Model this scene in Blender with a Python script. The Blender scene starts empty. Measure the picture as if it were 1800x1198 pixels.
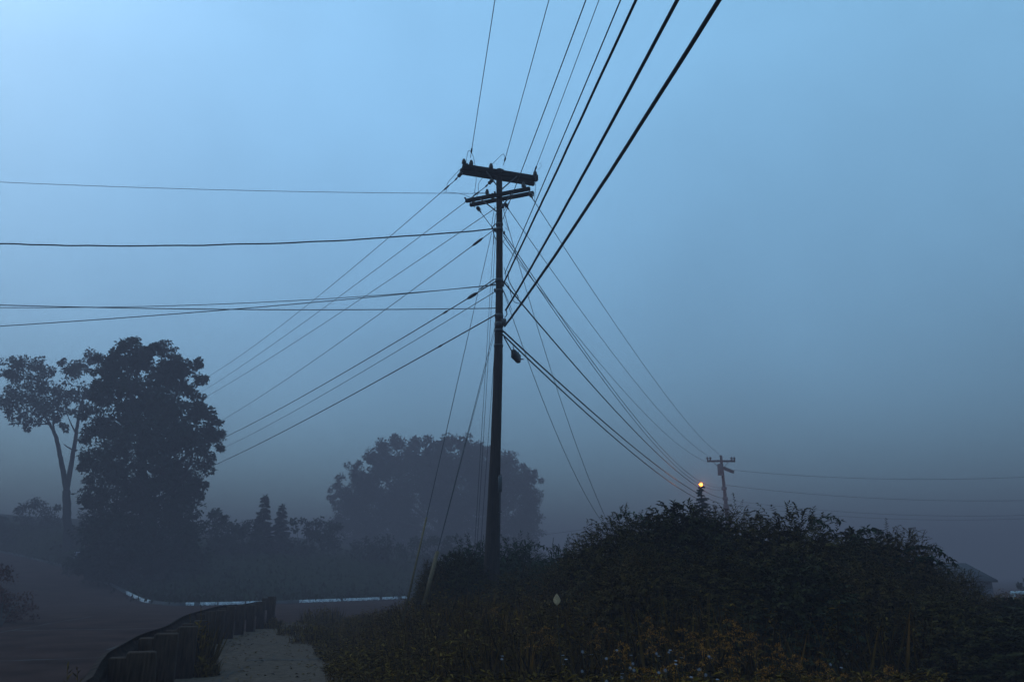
import bpy, math, random
import numpy as np
from mathutils import Vector
R = math.radians
SC = bpy.context.scene
COL = SC.collection
rng = np.random.default_rng(7)
random.seed(7)

# ------------------------------------------------------------------ camera, sky, sun, exposure
PITCH = R(16.36); F = 1400.0; CAM = np.array([0.0, 0.0, 1.6])
cd = bpy.data.cameras.new("camera"); cam = bpy.data.objects.new("camera", cd); COL.objects.link(cam)
cam.location = CAM; cam.rotation_euler = (R(90) + PITCH, 0, 0)
cd.lens = 28.0; cd.sensor_width = 36.0; cd.clip_start = 0.05; cd.clip_end = 4000
SC.camera = cam
SUN_EL, SUN_AZ = R(42), R(-62)          # azimuth measured from +Y towards +X
w = bpy.data.worlds.new("World"); SC.world = w; w.use_nodes = True
nt = w.node_tree; nt.nodes.clear()
sky = nt.nodes.new("ShaderNodeTexSky"); sky.sky_type = 'NISHITA'; sky.sun_disc = False
sky.sun_elevation = SUN_EL; sky.sun_rotation = SUN_AZ
sky.altitude = 0; sky.air_density = 1.0; sky.dust_density = 0.9; sky.ozone_density = 4.0
tint = nt.nodes.new("ShaderNodeMix"); tint.data_type = 'RGBA'; tint.blend_type = 'MULTIPLY'; tint.inputs[0].default_value = 1.0
tint.inputs[7].default_value = (0.80, 0.95, 1.0, 1)
bg = nt.nodes.new("ShaderNodeBackground"); bg.inputs['Strength'].default_value = 0.09
out = nt.nodes.new("ShaderNodeOutputWorld")
# overcast veil: the sky grows brighter from horizon to zenith, (1 + k sin e), as under a fog bank
tcw = nt.nodes.new("ShaderNodeTexCoord"); sep = nt.nodes.new("ShaderNodeSeparateXYZ"); nt.links.new(tcw.outputs['Generated'], sep.inputs[0])
mr = nt.nodes.new("ShaderNodeMapRange"); mr.inputs[1].default_value = -.02; mr.inputs[2].default_value = .58; mr.inputs[3].default_value = .60; mr.inputs[4].default_value = 1.62; nt.links.new(sep.outputs[2], mr.inputs[0])
veil = nt.nodes.new("ShaderNodeVectorMath"); veil.operation = 'SCALE'
flat = nt.nodes.new("ShaderNodeMix"); flat.data_type = 'RGBA'; flat.inputs[0].default_value = .5; flat.inputs[7].default_value = (1.85, 3.45, 4.5, 1); nt.links.new(sky.outputs[0], flat.inputs[6])
nt.links.new(flat.outputs[2], tint.inputs[6]); nt.links.new(tint.outputs[2], veil.inputs[0]); cn = nt.nodes.new("ShaderNodeTexNoise"); cn.inputs['Scale'].default_value = 3.2; cn.inputs['Detail'].default_value = 3; nt.links.new(tcw.outputs['Generated'], cn.inputs['Vector'])
cm = nt.nodes.new("ShaderNodeMapRange"); cm.inputs[1].default_value = .3; cm.inputs[2].default_value = .7; cm.inputs[3].default_value = .93; cm.inputs[4].default_value = 1.07; nt.links.new(cn.outputs[0], cm.inputs[0])
cx = nt.nodes.new("ShaderNodeMath"); cx.operation = 'MULTIPLY'; nt.links.new(mr.outputs[0], cx.inputs[0]); nt.links.new(cm.outputs[0], cx.inputs[1])
nt.links.new(cx.outputs[0], veil.inputs['Scale']); nt.links.new(veil.outputs[0], bg.inputs[0]); nt.links.new(bg.outputs[0], out.inputs[0])
sl = bpy.data.lights.new("sun", 'SUN'); sl.energy = 0.12; sl.angle = R(14); sl.color = (1.0, 0.86, 0.74)
so = bpy.data.objects.new("sun", sl); COL.objects.link(so)
sd = Vector((math.sin(SUN_AZ) * math.cos(SUN_EL), math.cos(SUN_AZ) * math.cos(SUN_EL), math.sin(SUN_EL)))
so.rotation_euler = (-sd).to_track_quat('-Z', 'Y').to_euler()
SC.view_settings.view_transform = 'Standard'; SC.view_settings.look = 'None'
SC.view_settings.gamma = 1.0; SC.view_settings.use_curve_mapping = False
SC.view_settings.exposure = 0.90

# ------------------------------------------------------------------ pixel -> world helpers (photo pixels, 1800 x 1198)
cT, sT = math.cos(PITCH), math.sin(PITCH)
def ray(px, py):
    v = (599 - py) / F
    return np.array([(px - 900) / F, cT - v * sT, sT + v * cT])
def P(px, py, D):
    d = ray(px, py); return CAM + d * (D / d[1])
def onz(px, py, z):
    d = ray(px, py); return CAM + d * ((z - CAM[2]) / d[2])
def on_plane(px, py, S, h):            # vertical plane through S with heading h
    n = np.array([-h[1], h[0], 0.0]); d = ray(px, py)
    return CAM + d * (np.dot(S - CAM, n) / np.dot(d, n))
def unit(v):
    v = np.asarray(v, float); return v / (np.linalg.norm(v, axis=-1, keepdims=True) + 1e-12)

# ------------------------------------------------------------------ mesh builder
class MB:
    def __init__(s): s.v = []; s.t = []; s.q = []; s.n = 0
    def add(s, v, t=None, q=None):
        v = np.asarray(v, np.float32).reshape(-1, 3)
        if t is not None and len(t): s.t.append(np.asarray(t, np.int32).reshape(-1, 3) + s.n)
        if q is not None and len(q): s.q.append(np.asarray(q, np.int32).reshape(-1, 4) + s.n)
        s.v.append(v); s.n += len(v); return s
    def tube(s, pts, r, sides=6, cap=True):
        pts = np.asarray(pts, float); n = len(pts)
        r = np.full(n, r) if np.isscalar(r) else np.asarray(r, float)
        tan = unit(np.gradient(pts, axis=0))
        up = np.array([0, 0, 1.0]) if abs(tan[0][2]) < .9 else np.array([1.0, 0, 0])
        a = unit(np.cross(tan, up)); b = np.cross(tan, a)
        ang = np.linspace(0, 2 * math.pi, sides, endpoint=False)
        V = pts[:, None] + (a[:, None] * np.cos(ang)[None, :, None] + b[:, None] * np.sin(ang)[None, :, None]) * r[:, None, None]
        i = np.arange(n - 1)[:, None] * sides; j = np.arange(sides)[None]; k = (j + 1) % sides
        q = np.stack([i + j, i + k, i + sides + k, i + sides + j], -1).reshape(-1, 4)
        V = V.reshape(-1, 3); t = []
        if cap:
            V = np.vstack([V, pts[:1], pts[-1:]]); c0 = n * sides
            for m in range(sides):
                t += [(c0, (m + 1) % sides, m), (c0 + 1, (n - 1) * sides + m, (n - 1) * sides + (m + 1) % sides)]
        return s.add(V, t, q)
    def box(s, c, half, ax=None, bev=0.0):
        c = np.asarray(c, float); X, Y, Z = (np.eye(3) if ax is None else np.asarray(ax, float))
        hx, hy, hz = half
        if bev <= 0:
            V = [c + X * hx * a + Y * hy * b + Z * hz * e for e in (-1, 1) for a, b in ((-1, -1), (1, -1), (1, 1), (-1, 1))]
            return s.add(V, None, [(0, 3, 2, 1), (4, 5, 6, 7), (0, 1, 5, 4), (1, 2, 6, 5), (2, 3, 7, 6), (3, 0, 4, 7)])
        ring = []
        for e, k in ((-1, bev), (-1 + bev / hz, 0), (1 - bev / hz, 0), (1, bev)):
            for a, b in ((-1, -1), (1, -1), (1, 1), (-1, 1)):
                for (u, vv) in (((1, 0), (0, 1)) if a * b < 0 else ((0, 1), (1, 0))):
                    ring.append(c + X * a * (hx - k - bev * u) + Y * b * (hy - k - bev * vv) + Z * hz * e)
        q = []
        for l in range(3):
            for m in range(8): q.append((l * 8 + m, l * 8 + (m + 1) % 8, l * 8 + 8 + (m + 1) % 8, l * 8 + 8 + m))
        V = ring + [c - Z * hz, c + Z * hz]; t = []
        for m in range(8): t += [(32, (m + 1) % 8, m), (33, 24 + m, 24 + (m + 1) % 8)]
        return s.add(V, t, q)
    def grid(s, V):                      # V: (n, m, 3)
        n, m = V.shape[:2]
        i = np.arange(n - 1)[:, None] * m; j = np.arange(m - 1)[None]
        q = np.stack([i + j, i + j + 1, i + m + j + 1, i + m + j], -1).reshape(-1, 4)
        return s.add(V.reshape(-1, 3), None, q)
    def lathe(s, c, axis, prof, sides=10):   # prof: list (along axis, radius)
        ax = unit(axis); pts = np.array([np.asarray(c) + ax * a for a, _ in prof])
        u = np.array([0, 0, 1.0]) if abs(ax[2]) < .9 else np.array([1.0, 0, 0])
        a = unit(np.cross(ax, u)); b = np.cross(ax, a); ang = np.linspace(0, 2 * math.pi, sides, endpoint=False)
        rr = np.array([r for _, r in prof])
        V = pts[:, None] + (a * np.cos(ang)[:, None] + b * np.sin(ang)[:, None])[None] * rr[:, None, None]
        n = len(prof); i = np.arange(n - 1)[:, None] * sides; j = np.arange(sides)[None]; k = (j + 1) % sides
        q = np.stack([i + j, i + k, i + sides + k, i + sides + j], -1).reshape(-1, 4)
        return s.add(V.reshape(-1, 3), None, q)
    def leaves(s, p, d, nrm, L, W, fold=.25):
        p = np.asarray(p); N = len(p); d = unit(d); sd_ = unit(np.cross(d, nrm)); nn = unit(np.cross(sd_, d))
        L = np.broadcast_to(np.asarray(L, float), (N,))[:, None]; W = np.broadcast_to(np.asarray(W, float), (N,))[:, None]
        m = p + d * L * .42 + nn * W * fold
        V = np.stack([p, m + sd_ * W * .5, p + d * L - nn * L * .08, m - sd_ * W * .5], 1).reshape(-1, 3)
        b = np.arange(N)[:, None] * 4
        t = np.concatenate([b + np.array([[0, 1, 2]]), b + np.array([[0, 2, 3]])], 0)
        return s.add(V, t)
    def build(s, name, mat, parent=None, smooth=False):
        me = bpy.data.meshes.new(name); V = np.concatenate(s.v)
        T = np.concatenate(s.t) if s.t else np.zeros((0, 3), np.int32)
        Q = np.concatenate(s.q) if s.q else np.zeros((0, 4), np.int32)
        me.vertices.add(len(V)); me.vertices.foreach_set("co", V.ravel())
        nl = len(T) * 3 + len(Q) * 4; me.loops.add(nl)
        me.loops.foreach_set("vertex_index", np.concatenate([T.ravel(), Q.ravel()]).astype(np.int32))
        me.polygons.add(len(T) + len(Q))
        st = np.concatenate([np.arange(len(T)) * 3, len(T) * 3 + np.arange(len(Q)) * 4]).astype(np.int32)
        me.polygons.foreach_set("loop_start", st)
        if smooth: me.polygons.foreach_set("use_smooth", np.ones(len(st), bool))
        me.update(calc_edges=True); me.validate()
        me.materials.append(mat)
        o = bpy.data.objects.new(name, me); COL.objects.link(o)
        if parent is not None: o.parent = parent
        return o

def empty(name, loc=(0, 0, 0)):
    o = bpy.data.objects.new(name, None); COL.objects.link(o); o.location = [float(a) for a in loc]; o.empty_display_size = .2
    return o
def tag(o, label=None, cat=None, group=None, kind=None):
    if label and len(label.split()) > 15: print('LONG', len(label.split()), label)
    if label: o['label'] = label
    if cat: o['category'] = cat
    if group: o['group'] = group
    if kind: o['kind'] = kind
    return o
def copy_thing(root):
    r = root.copy(); COL.objects.link(r)
    for ch in root.children:
        c = ch.copy(); COL.objects.link(c); c.parent = r
        for g in ch.children:
            e = g.copy(); COL.objects.link(e); e.parent = c
    return r

# ------------------------------------------------------------------ materials
def mat(name, col, col2=None, scale=4.0, rough=.8, bump=0.0, stretch=(1, 1, 1), island=False, spec=.3, metal=0.0, detail=6, trans=0.0, c3=None):
    m = bpy.data.materials.new(name); m.use_nodes = True; n = m.node_tree; b = n.nodes['Principled BSDF']
    b.inputs['Roughness'].default_value = rough; b.inputs['Specular IOR Level'].default_value = spec; b.inputs['Metallic'].default_value = metal
    if col2 is None: b.inputs['Base Color'].default_value = (*col, 1); return m
    ra = n.nodes.new("ShaderNodeValToRGB"); ra.color_ramp.elements[0].color = (*col, 1); ra.color_ramp.elements[1].color = (*col2, 1)
    if c3:
        e = ra.color_ramp.elements.new(.9); e.color = (*col2, 1); ra.color_ramp.elements[-1].color = (*c3, 1)
    tc = n.nodes.new("ShaderNodeTexCoord"); mp = n.nodes.new("ShaderNodeMapping"); mp.inputs['Scale'].default_value = stretch
    n.links.new(tc.outputs['Object'], mp.inputs[0])
    no = n.nodes.new("ShaderNodeTexNoise"); no.inputs['Scale'].default_value = scale; no.inputs['Detail'].default_value = detail
    n.links.new(mp.outputs[0], no.inputs['Vector'])
    if island:
        ge = n.nodes.new("ShaderNodeNewGeometry"); n.links.new(ge.outputs['Random Per Island'], ra.inputs[0])
    else:
        ra.color_ramp.elements[0].position = .32
        if not c3: ra.color_ramp.elements[-1].position = .68
        n.links.new(no.outputs[0], ra.inputs[0])
    n.links.new(ra.outputs[0], b.inputs['Base Color'])
    if bump > 0:
        bp = n.nodes.new("ShaderNodeBump"); bp.inputs['Strength'].default_value = bump; bp.inputs['Distance'].default_value = .02
        n.links.new(no.outputs[0], bp.inputs['Height']); n.links.new(bp.outputs[0], b.inputs['Normal'])
    return m
M = {}
M['asphalt'] = mat('asphalt', (.022, .011, .009), (.060, .031, .025), .7, 1.0, .3, detail=12, spec=.02)
M['sidewalk'] = mat('sidewalk_asphalt', (.062, .043, .031), (.115, .080, .060), 9, 1.0, .5, detail=10, spec=.02)
M['crack'] = mat('crack', (.012, .012, .012), (.02, .018, .016), 20)
M['soil'] = mat('soil', (.016, .010, .005), (.035, .022, .011), 2.2, .95, .4, spec=.05)
M['grass_bank'] = mat('grass_bank', (.006, .011, .004), (.016, .024, .009), .9, .95, .6, spec=.03)
M['kerb'] = mat('kerb_concrete', (.03, .034, .036), (.07, .075, .08), 3, .85, .2)
M['paint'] = mat('white_kerb_paint', (.22, .24, .26), (.82, .85, .88), 5.5, .6, .2, detail=10)
M['pole'] = mat('pole_wood', (.02, .015, .014), (.05, .036, .032), 7, .9, .5, (6, 6, .35), spec=.1)
M['arm'] = mat('crossarm_wood', (.014, .013, .014), (.035, .03, .03), 8, .9, .3, spec=.1)
M['post'] = mat('guard_post_wood', (.020, .010, .006), (.062, .034, .022), 9, .9, .6, (5, 5, .5), spec=.1)
M['rail'] = mat('rusted_rail', (.012, .007, .005), (.045, .024, .017), 6, .9, .3, spec=.08)
M['steel'] = mat('galvanised_steel', (.05, .05, .055), (.09, .09, .095), 8, .6, spec=.4, metal=.5)
M['ceramic'] = mat('insulator_ceramic', (.02, .014, .012), (.03, .02, .018), 8, .35, spec=.5)
M['cable'] = mat('black_cable', (.008, .008, .01), (.014, .014, .016), 8, .6, spec=.25)
M['wire'] = mat('weathered_conductor', (.018, .018, .02), (.03, .03, .033), 8, .6, spec=.3)
M['bark'] = mat('bark', (.02, .018, .018), (.045, .04, .038), 3, .95, .6, (3, 3, .5), spec=.05)
M['leaf_dark'] = mat('dark_tree_leaves', (.010, .018, .012), (.03, .042, .026), 1, .8, island=True, spec=.1)
M['rust'] = mat('rusty_leaves', (.035, .012, .008), (.13, .045, .032), 1, .9, island=True, spec=.02)
M['leaf_pale'] = mat('loose_tree_leaves', (.022, .032, .024), (.05, .062, .042), 1, .8, island=True, spec=.1)
M['needle'] = mat('spruce_needles', (.006, .014, .013), (.018, .032, .026), 1, .8, island=True, spec=.1)
M['knot'] = mat('shrub_leaves', (.012, .009, .0025), (.090, .060, .016), 1, .9, island=True, spec=.03)
M['knot2'] = mat('broad_shrub_leaves', (.010, .010, .003), (.055, .045, .013), 1, .85, island=True, spec=.06)
M['knot3'] = mat('fine_brown_shrub_leaves', (.016, .009, .003), (.115, .068, .020), 1, .9, island=True, spec=.03)
M['green'] = mat('green_shrub_leaves', (.010, .018, .007), (.030, .052, .020), 1, .75, island=True, spec=.08)
M['stem'] = mat('stem', (.03, .02, .012), (.07, .05, .03), 8, .8, spec=.1)
M['weed'] = mat('weed_blades', (.022, .010, .002), (.17, .082, .014), 1, .9, island=True, spec=.0)
M['weed2'] = mat('weed_leaves', (.022, .012, .002), (.165, .088, .012), 1, .9, island=True, spec=.02)
M['gold'] = mat('goldenrod_plume', (.08, .03, .006), (.50, .20, .032), 1, .9, island=True, spec=.05)
M['petal'] = mat('aster_petal', (.16, .145, .16), (.30, .28, .31), 1, .7, island=True, spec=.1)
M['dryleaf'] = mat('dry_leaf', (.40, .25, .13), (.55, .36, .2), 60, .8)
M['guard'] = mat('faded_yellow_plastic', (.07, .042, .018), (.13, .08, .035), 9, .7)
M['siding'] = mat('house_siding', (.10, .09, .11), (.15, .135, .16), 2, .85, stretch=(.3, .3, 12))
M['roof'] = mat('roof_shingle', (.02, .022, .028), (.045, .045, .05), 6, .9)
M['glass'] = mat('window_glass', (.02, .025, .03), (.03, .035, .045), 1, .15, spec=.6)
M['sign'] = mat('sign_face', (.30, .28, .33), (.45, .42, .48), 7, .6)
M['ink'] = mat('sign_ink', (.03, .03, .035))
M['white'] = mat('white_metal', (.55, .6, .62), (.75, .8, .82), 5, .5)
def emis(name, c, s):
    m = bpy.data.materials.new(name); m.use_nodes = True; b = m.node_tree.nodes['Principled BSDF']
    b.inputs['Base Color'].default_value = (*c, 1); b.inputs['Emission Color'].default_value = (*c, 1); b.inputs['Emission Strength'].default_value = s
    return m
M['lamp'] = emis('sodium_lamp_glass', (1.0, .20, .02), 4)

# ------------------------------------------------------------------ terrain
def smooth(t): t = np.clip(t, 0, 1); return t * t * (3 - 2 * t)
def hroad(x, y):
    s = -x * .75 + y * .45 - 40.0
    return np.where(s > 0, .11 * s * s / (s + 7), 0.0)
def hbase(x, y): return hroad(x, y)
# guard rail line, sidewalk edge
GY = np.array([-6, 0, 4, 6.5, 7.8, 8.7, 10.7, 12.8, 15, 18, 21, 25, 28]); GX = np.array([-1.5, -1.6, -2.2, -3.0, -3.58, -3.95, -4.55, -5.1, -5.75, -6.6, -7.12, -7.45, -7.5])
def gx(y): return np.interp(y, GY, GX)
def sx(y): return np.interp(y, [-6, 8, 13.4, 18, 22, 27], [0, -1.8, -2.95, -4.3, -5.5, -6.5])
def hverge(x, y):
    m = smooth((x + 4.2 + (13 - y) * .05) / 4.0) * smooth((30 - y) / 8) * smooth((y - 5) / 9)
    return .12 + .42 * m * (1 + .25 * np.sin(x * .9 + y * .5))
X = np.concatenate([np.linspace(-480, -100, 14), np.linspace(-95, 95, 96), np.linspace(100, 480, 14)])
Y = np.concatenate([np.linspace(-480, -30, 10), np.linspace(-25, 150, 90), np.linspace(155, 480, 14)])
gxx, gyy = np.meshgrid(X, Y); V = np.stack([gxx, gyy, hbase(gxx, gyy) * np.where(gyy > 150, 1, 1) - .07], -1)
V[..., 2] = np.minimum(V[..., 2], 9)
tag(MB().grid(V).build('ground', M['soil'], smooth=True), kind='structure')
X = np.linspace(-90, 70, 161); Y = np.linspace(-20, 110, 131)
gxx, gyy = np.meshgrid(X, Y); V = np.stack([gxx, gyy, hroad(gxx, gyy)], -1)
tag(MB().grid(V).build('road', M['asphalt'], smooth=True), kind='structure')
# verge (near, right of guard rail), raised above the road
rows = []
for y in np.linspace(-6, 27, 100):
    a = gx(y) - .12; t = np.linspace(0, 1, 90) ** 1.8
    xs = a + (90 - a) * t; rows.append(np.stack([xs, np.full_like(xs, y), hverge(xs, np.full_like(xs, y))], -1))
# beyond the guard rail end, the verge edge runs off to the right along the side road
for k, y in enumerate(np.linspace(27.6, 46, 30)):
    a = np.interp(y, [27.6, 30, 36, 41, 46], [-7.2, -6.2, -3.0, 1.0, 5.5]); t = np.linspace(0, 1, 90) ** 1.8
    xs = a + (90 - a) * t; rows.append(np.stack([xs, np.full_like(xs, y), hverge(xs, np.full_like(xs, y))], -1))
V = np.array(rows)
skirt = V[:, :1].copy(); skirt[..., 2] = -.05; V = np.concatenate([skirt, V], 1)
tag(MB().grid(V).build('verge', M['soil'], smooth=False), kind='structure')
rows = []
for y in np.linspace(-5, 26.4, 120):
    xs = np.linspace(gx(y) + .02, sx(y) + .25 + .12 * math.sin(y * 2.3) + .07 * math.sin(y * 6.1), 14)
    rows.append(np.stack([xs, np.full_like(xs, y), hverge(xs, np.full_like(xs, y)) + .02], -1))
tag(MB().grid(np.array(rows)).build('sidewalk', M['sidewalk'], smooth=True), kind='structure')
m = MB(); xs = np.linspace(-4.75, -3.1, 40); ys = 15.25 + .10 * np.cumsum(rng.normal(0, .25, 40)) * .6 + (xs + 4.7) * .18
wd = .035 + .03 * rng.random(40); zz = hverge(xs, ys) + .026
m.grid(np.stack([np.stack([xs, ys - wd, zz], -1), np.stack([xs, ys + wd, zz], -1)], 0)); 
tag(m.build('sidewalk_crack', M['crack']), kind='structure')
def crack(name, x0, y0, x1, y1, hf, wid, off):
    t = np.linspace(0, 1, 46); jx = np.cumsum(rng.normal(0, .03, 46)); jx -= jx[-1] * t
    x = x0 + (x1 - x0) * t + jx * (abs(y1 - y0) > abs(x1 - x0)); y = y0 + (y1 - y0) * t + jx * (abs(y1 - y0) <= abs(x1 - x0)) * 1.5
    ww = wid * (.4 + rng.random(46)); dx, dy = (ww, 0 * ww) if abs(y1 - y0) > abs(x1 - x0) else (0 * ww, ww); z = hf(x, y) + off
    tag(MB().grid(np.stack([np.stack([x - dx, y - dy, z], -1), np.stack([x + dx, y + dy, z], -1)], 0)).build(name, M['crack']), kind='structure')
crack('sidewalk_crack', -5.9, 18.6, -4.6, 18.9, hverge, .03, .027); crack('sidewalk_crack', -4.1, 12.0, -4.6, 16.5, hverge, .012, .027)
crack('road_crack', -16, 14.5, -7.5, 17.5, hroad, .05, .006); crack('road_crack', -20, 24, -9, 27, hroad, .08, .006); crack('road_crack', -12, 12, -17, 34, hroad, .035, .006); crack('road_crack', -9, 19, -14, 42, hroad, .03, .006)
# far grass bank behind the kerb corner
KL = np.array([[-100, 113], [-74, 101], [-55, 89], [-40.5, 76], [-34.5, 68.5], [-29.5, 62], [-24.7, 54.8], [-21, 48.8], [-18.3, 45.6], [-15.5, 46.8], [-12, 51], [-8, 57.5], [-3, 66], [4, 78], [14, 95], [26, 116]], float)
def catmull(P_, n=8):
    o = []
    for i in range(len(P_) - 1):
        a, b, c, d = P_[max(i - 1, 0)], P_[i], P_[i + 1], P_[min(i + 2, len(P_) - 1)]
        for t in np.linspace(0, 1, n, endpoint=False):
            o.append(.5 * ((2 * b) + (-a + c) * t + (2 * a - 5 * b + 4 * c - d) * t * t + (-a + 3 * b - 3 * c + d) * t ** 3))
    o.append(P_[-1]); return np.array(o)
K = catmull(KL); tanK = unit(np.gradient(K, axis=0)); nrmK = np.stack([-tanK[:, 1], tanK[:, 0]], -1)   # points to the bank
def zoff(p, z): return np.concatenate([p, (hroad(p[:, 0], p[:, 1]) + z)[:, None]], 1)
def bank_z(x, y, d): return hroad(x, y) + .13 + 2.6 * smooth(d / 34) + .12 * np.sin(x * .31) * smooth(d / 10)
tgt = np.array([-16.0, 130.0]); rows = []
far = np.stack([np.interp(np.linspace(0, 1, len(K)), [0, 1], [-135, 45]), np.full(len(K), 140.0)], -1)
for t in np.linspace(0, 1, 60) ** 1.5:
    p = (K + nrmK * .14) * (1 - t) + far * t
    d = np.linalg.norm(p - (K + nrmK * .14), axis=1)
    rows.append(np.stack([p[:, 0], p[:, 1], bank_z(p[:, 0], p[:, 1], d)], -1))
tag(MB().grid(np.array(rows)).build('grass_bank', M['grass_bank'], smooth=True), kind='structure')
m = MB()
m.grid(np.stack([zoff(K - nrmK * .02, -.02), zoff(K, .15), zoff(K + nrmK * .02, .165), zoff(K + nrmK * .17, .165), zoff(K + nrmK * .2, .05)], 0))
tag(m.build('kerb', M['kerb']), kind='structure')
# short tufts of rough grass on the bank
gp = []
for _ in range(9000):
    i = rng.integers(0, len(K)); t = rng.random() ** 1.6 * .35
    p = (K[i] + nrmK[i] * .3) * (1 - t) + far[i] * t + rng.normal(0, .6, 2); d = np.linalg.norm(p - K[i])
    if np.min(np.linalg.norm(K - p, axis=1)) < .5: continue
    gp.append([p[0], p[1], bank_z(p[0], p[1], d) - .03])
gp = np.array(gp); n = len(gp); dd = np.stack([rng.normal(0, .35, n), rng.normal(0, .35, n), np.ones(n)], -1)
m = MB(); m.leaves(gp, dd, rng.normal(0, 1, (n, 3)), rng.uniform(.12, .42, n), .14)
tag(m.build('bank_grass', M['grass_bank']), 'rough dark grass covering the bank behind the white kerb', 'grass', kind='stuff')
# white paint on the kerb: worn lengths, each its own short slab 4 mm proud
def seg_at(px0, px1, hi, z0=.02, pw=.19):
    m = MB(); S = []
    ss = np.linspace(0, len(K) - 1, 1400); idx = np.arange(len(K))
    kx = np.interp(ss, idx, K[:, 0]); ky = np.interp(ss, idx, K[:, 1]); nx = np.interp(ss, idx, nrmK[:, 0]); ny = np.interp(ss, idx, nrmK[:, 1])
    z = hroad(kx, ky) + .1; dep = ky * cT + (z - 1.6) * sT; px = 900 + F * kx / dep
    sel = (px >= px0) & (px <= px1); 
    k = np.stack([kx, ky], -1)[sel]; nn = np.stack([nx, ny], -1)[sel]
    if len(k) < 2: return None
    wob = .012 * np.sin(np.arange(len(k)) * .9) + rng.normal(0, .008, len(k))
    def zo(p, z): return np.concatenate([p, (hroad(p[:, 0], p[:, 1]) + z)[:, None]], 1)
    a = zo(k - nn * .026, z0); a[:, 2] += wob
    m.grid(np.stack([a, zo(k - nn * .006, .154), zo(k + nn * .016, .171), zo(k + nn * (pw - .03), .171)], 0)); return m
PM = []
for a, b in ((221, 246), (247, 262), (326, 342), (350, 382), (384, 430), (432, 482), (526, 600), (602, 668), (670, 699), (705, 716)):
    mm = seg_at(a, b, 1)
    if mm: PM.append(mm)
allp = MB()
for mm in PM: allp.add(mm.v[0], None, mm.q[0])
tag(allp.build('kerb_paint', M['paint']), kind='structure')

# ------------------------------------------------------------------ guard rail
G = tag(empty('guardrail', (gx(8), 8, .12)), 'old rusted guardrail on stout wooden posts along the sidewalk', 'guardrail')
g0 = np.array(G.location)
def tang(y): 
    t = np.array([gx(y + .4) - gx(y - .4), .8, 0]); return unit(t)
PY = [4.6, 8.6, 10.6, 12.7, 14.9, 17.2, 18.9, 20.3, 21.6, 22.8, 24.0, 25.3]
for k, y in enumerate(PY):
    t = tang(y); s = np.array([t[1], -t[0], 0]); hgt = .80 if k < len(PY) - 1 else .92
    hgt += [0, .0, .04, 0, -.03, .03, -.02, .02, 0, -.03, .02, 0][k]
    lean = np.array([rng.normal(0, .02), rng.normal(0, .02), 1]); lean = unit(lean)
    x = gx(y) + .14; zb = .06
    wdt = .10 if k > 3 else .135
    pm = MB(); pm.box(np.array([x, y, zb + hgt / 2]) + s * .06 - g0, (wdt, .10, hgt / 2), [s, np.cross(lean, s), lean], bev=.012)
    post = pm.build('post', M['post'], G)
    bm_ = MB(); bm_.box(np.array([x, y, zb + hgt - .22]) - s * (wdt + .03) - g0, (.085, .1, .17), [s, np.cross(lean, s), lean], bev=.008); bm_.build('spacer_block', M['post'], post)
# W-beam
ys = np.concatenate([np.linspace(-3, 25.2, 90)]); prof = [(.0, .16), (.05, .145), (.075, .10), (.05, .055), (.0, .03), (.0, -.03), (.05, -.055), (.075, -.10), (.05, -.145), (.0, -.16)]
V = []
for y in ys:
    t = tang(y); s = np.array([t[1], -t[0], 0]); c = np.array([gx(y), y, .70 + .012 * math.sin(y * 1.3) - .03 * smooth((y - 20) / 5)]) - s * .16
    V.append([c - s * a + np.array([0, 0, b]) - g0 for a, b in prof])
V = np.array(V); V2 = V.copy()
for i, y in enumerate(ys):
    t = tang(y); s = np.array([t[1], -t[0], 0]); V2[i] += s * .006
m = MB(); m.grid(V); m.grid(V2[:, ::-1]); m.grid(np.stack([V[:, 0], V2[:, 0]], 0)); m.grid(np.stack([V[:, -1], V2[:, -1]], 0))
m.build('rail', M['rail'], G)
y = 25.25; t = tang(y); s = np.array([t[1], -t[0], 0]); c = np.array([gx(y), y, .67]) - s * .16 - g0
m = MB(); m.lathe(c + np.array([0, 0, -.16]) + t * .1, (0, 0, 1), [(0, .0), (0, .12), (.32, .12), (.32, .0)], 12); m.build('end_terminal', M['rail'], G)

# ------------------------------------------------------------------ main utility pole
D0 = 18.7
PR = [(1130, 858, .20), (1060, 861, .19), (1000, 863.5, .175), (900, 867, .148), (800, 870.8, .126), (700, 874, .116), (640, 875.6, .110), (540, 877.6, .094), (420, 878, .084), (298, 877.5, .078)]   # photo row, column, radius
PA = np.array([P(c, r, D0 + .15 * (1060 - r) / 760) for r, c, _ in PR]); PRow = np.array([r for r, _, _ in PR], float); PRad = np.array([q for _, _, q in PR])
base, top = PA[0].copy(), PA[-1].copy()
UP = tag(empty('utility_pole', base), 'tall dark wooden utility pole with four crossarms in the centre of the weeds', 'utility pole')
u0 = base.copy(); axis = unit(top - base)
def onpole(py):                       # point of the pole axis at photo row py
    return np.array([np.interp(-py, -PRow, PA[:, i]) for i in range(3)])
n = 60; zz = np.linspace(base[2], top[2], n); pts = np.stack([np.interp(zz, PA[:, 2], PA[:, 0]), np.interp(zz, PA[:, 2], PA[:, 1]), zz], -1)
for _ in range(3): pts[1:-1] = (pts[:-2] + 2 * pts[1:-1] + pts[2:]) / 4
rad = np.interp(zz, PA[:, 2], PRad) * (1 + .012 * rng.normal(0, 1, n))
MB().tube(pts - u0, rad, 18).build('pole_shaft', M['pole'], UP, smooth=True)
def prad(p): return float(np.interp(p[2], PA[:, 2], PRad))
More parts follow.
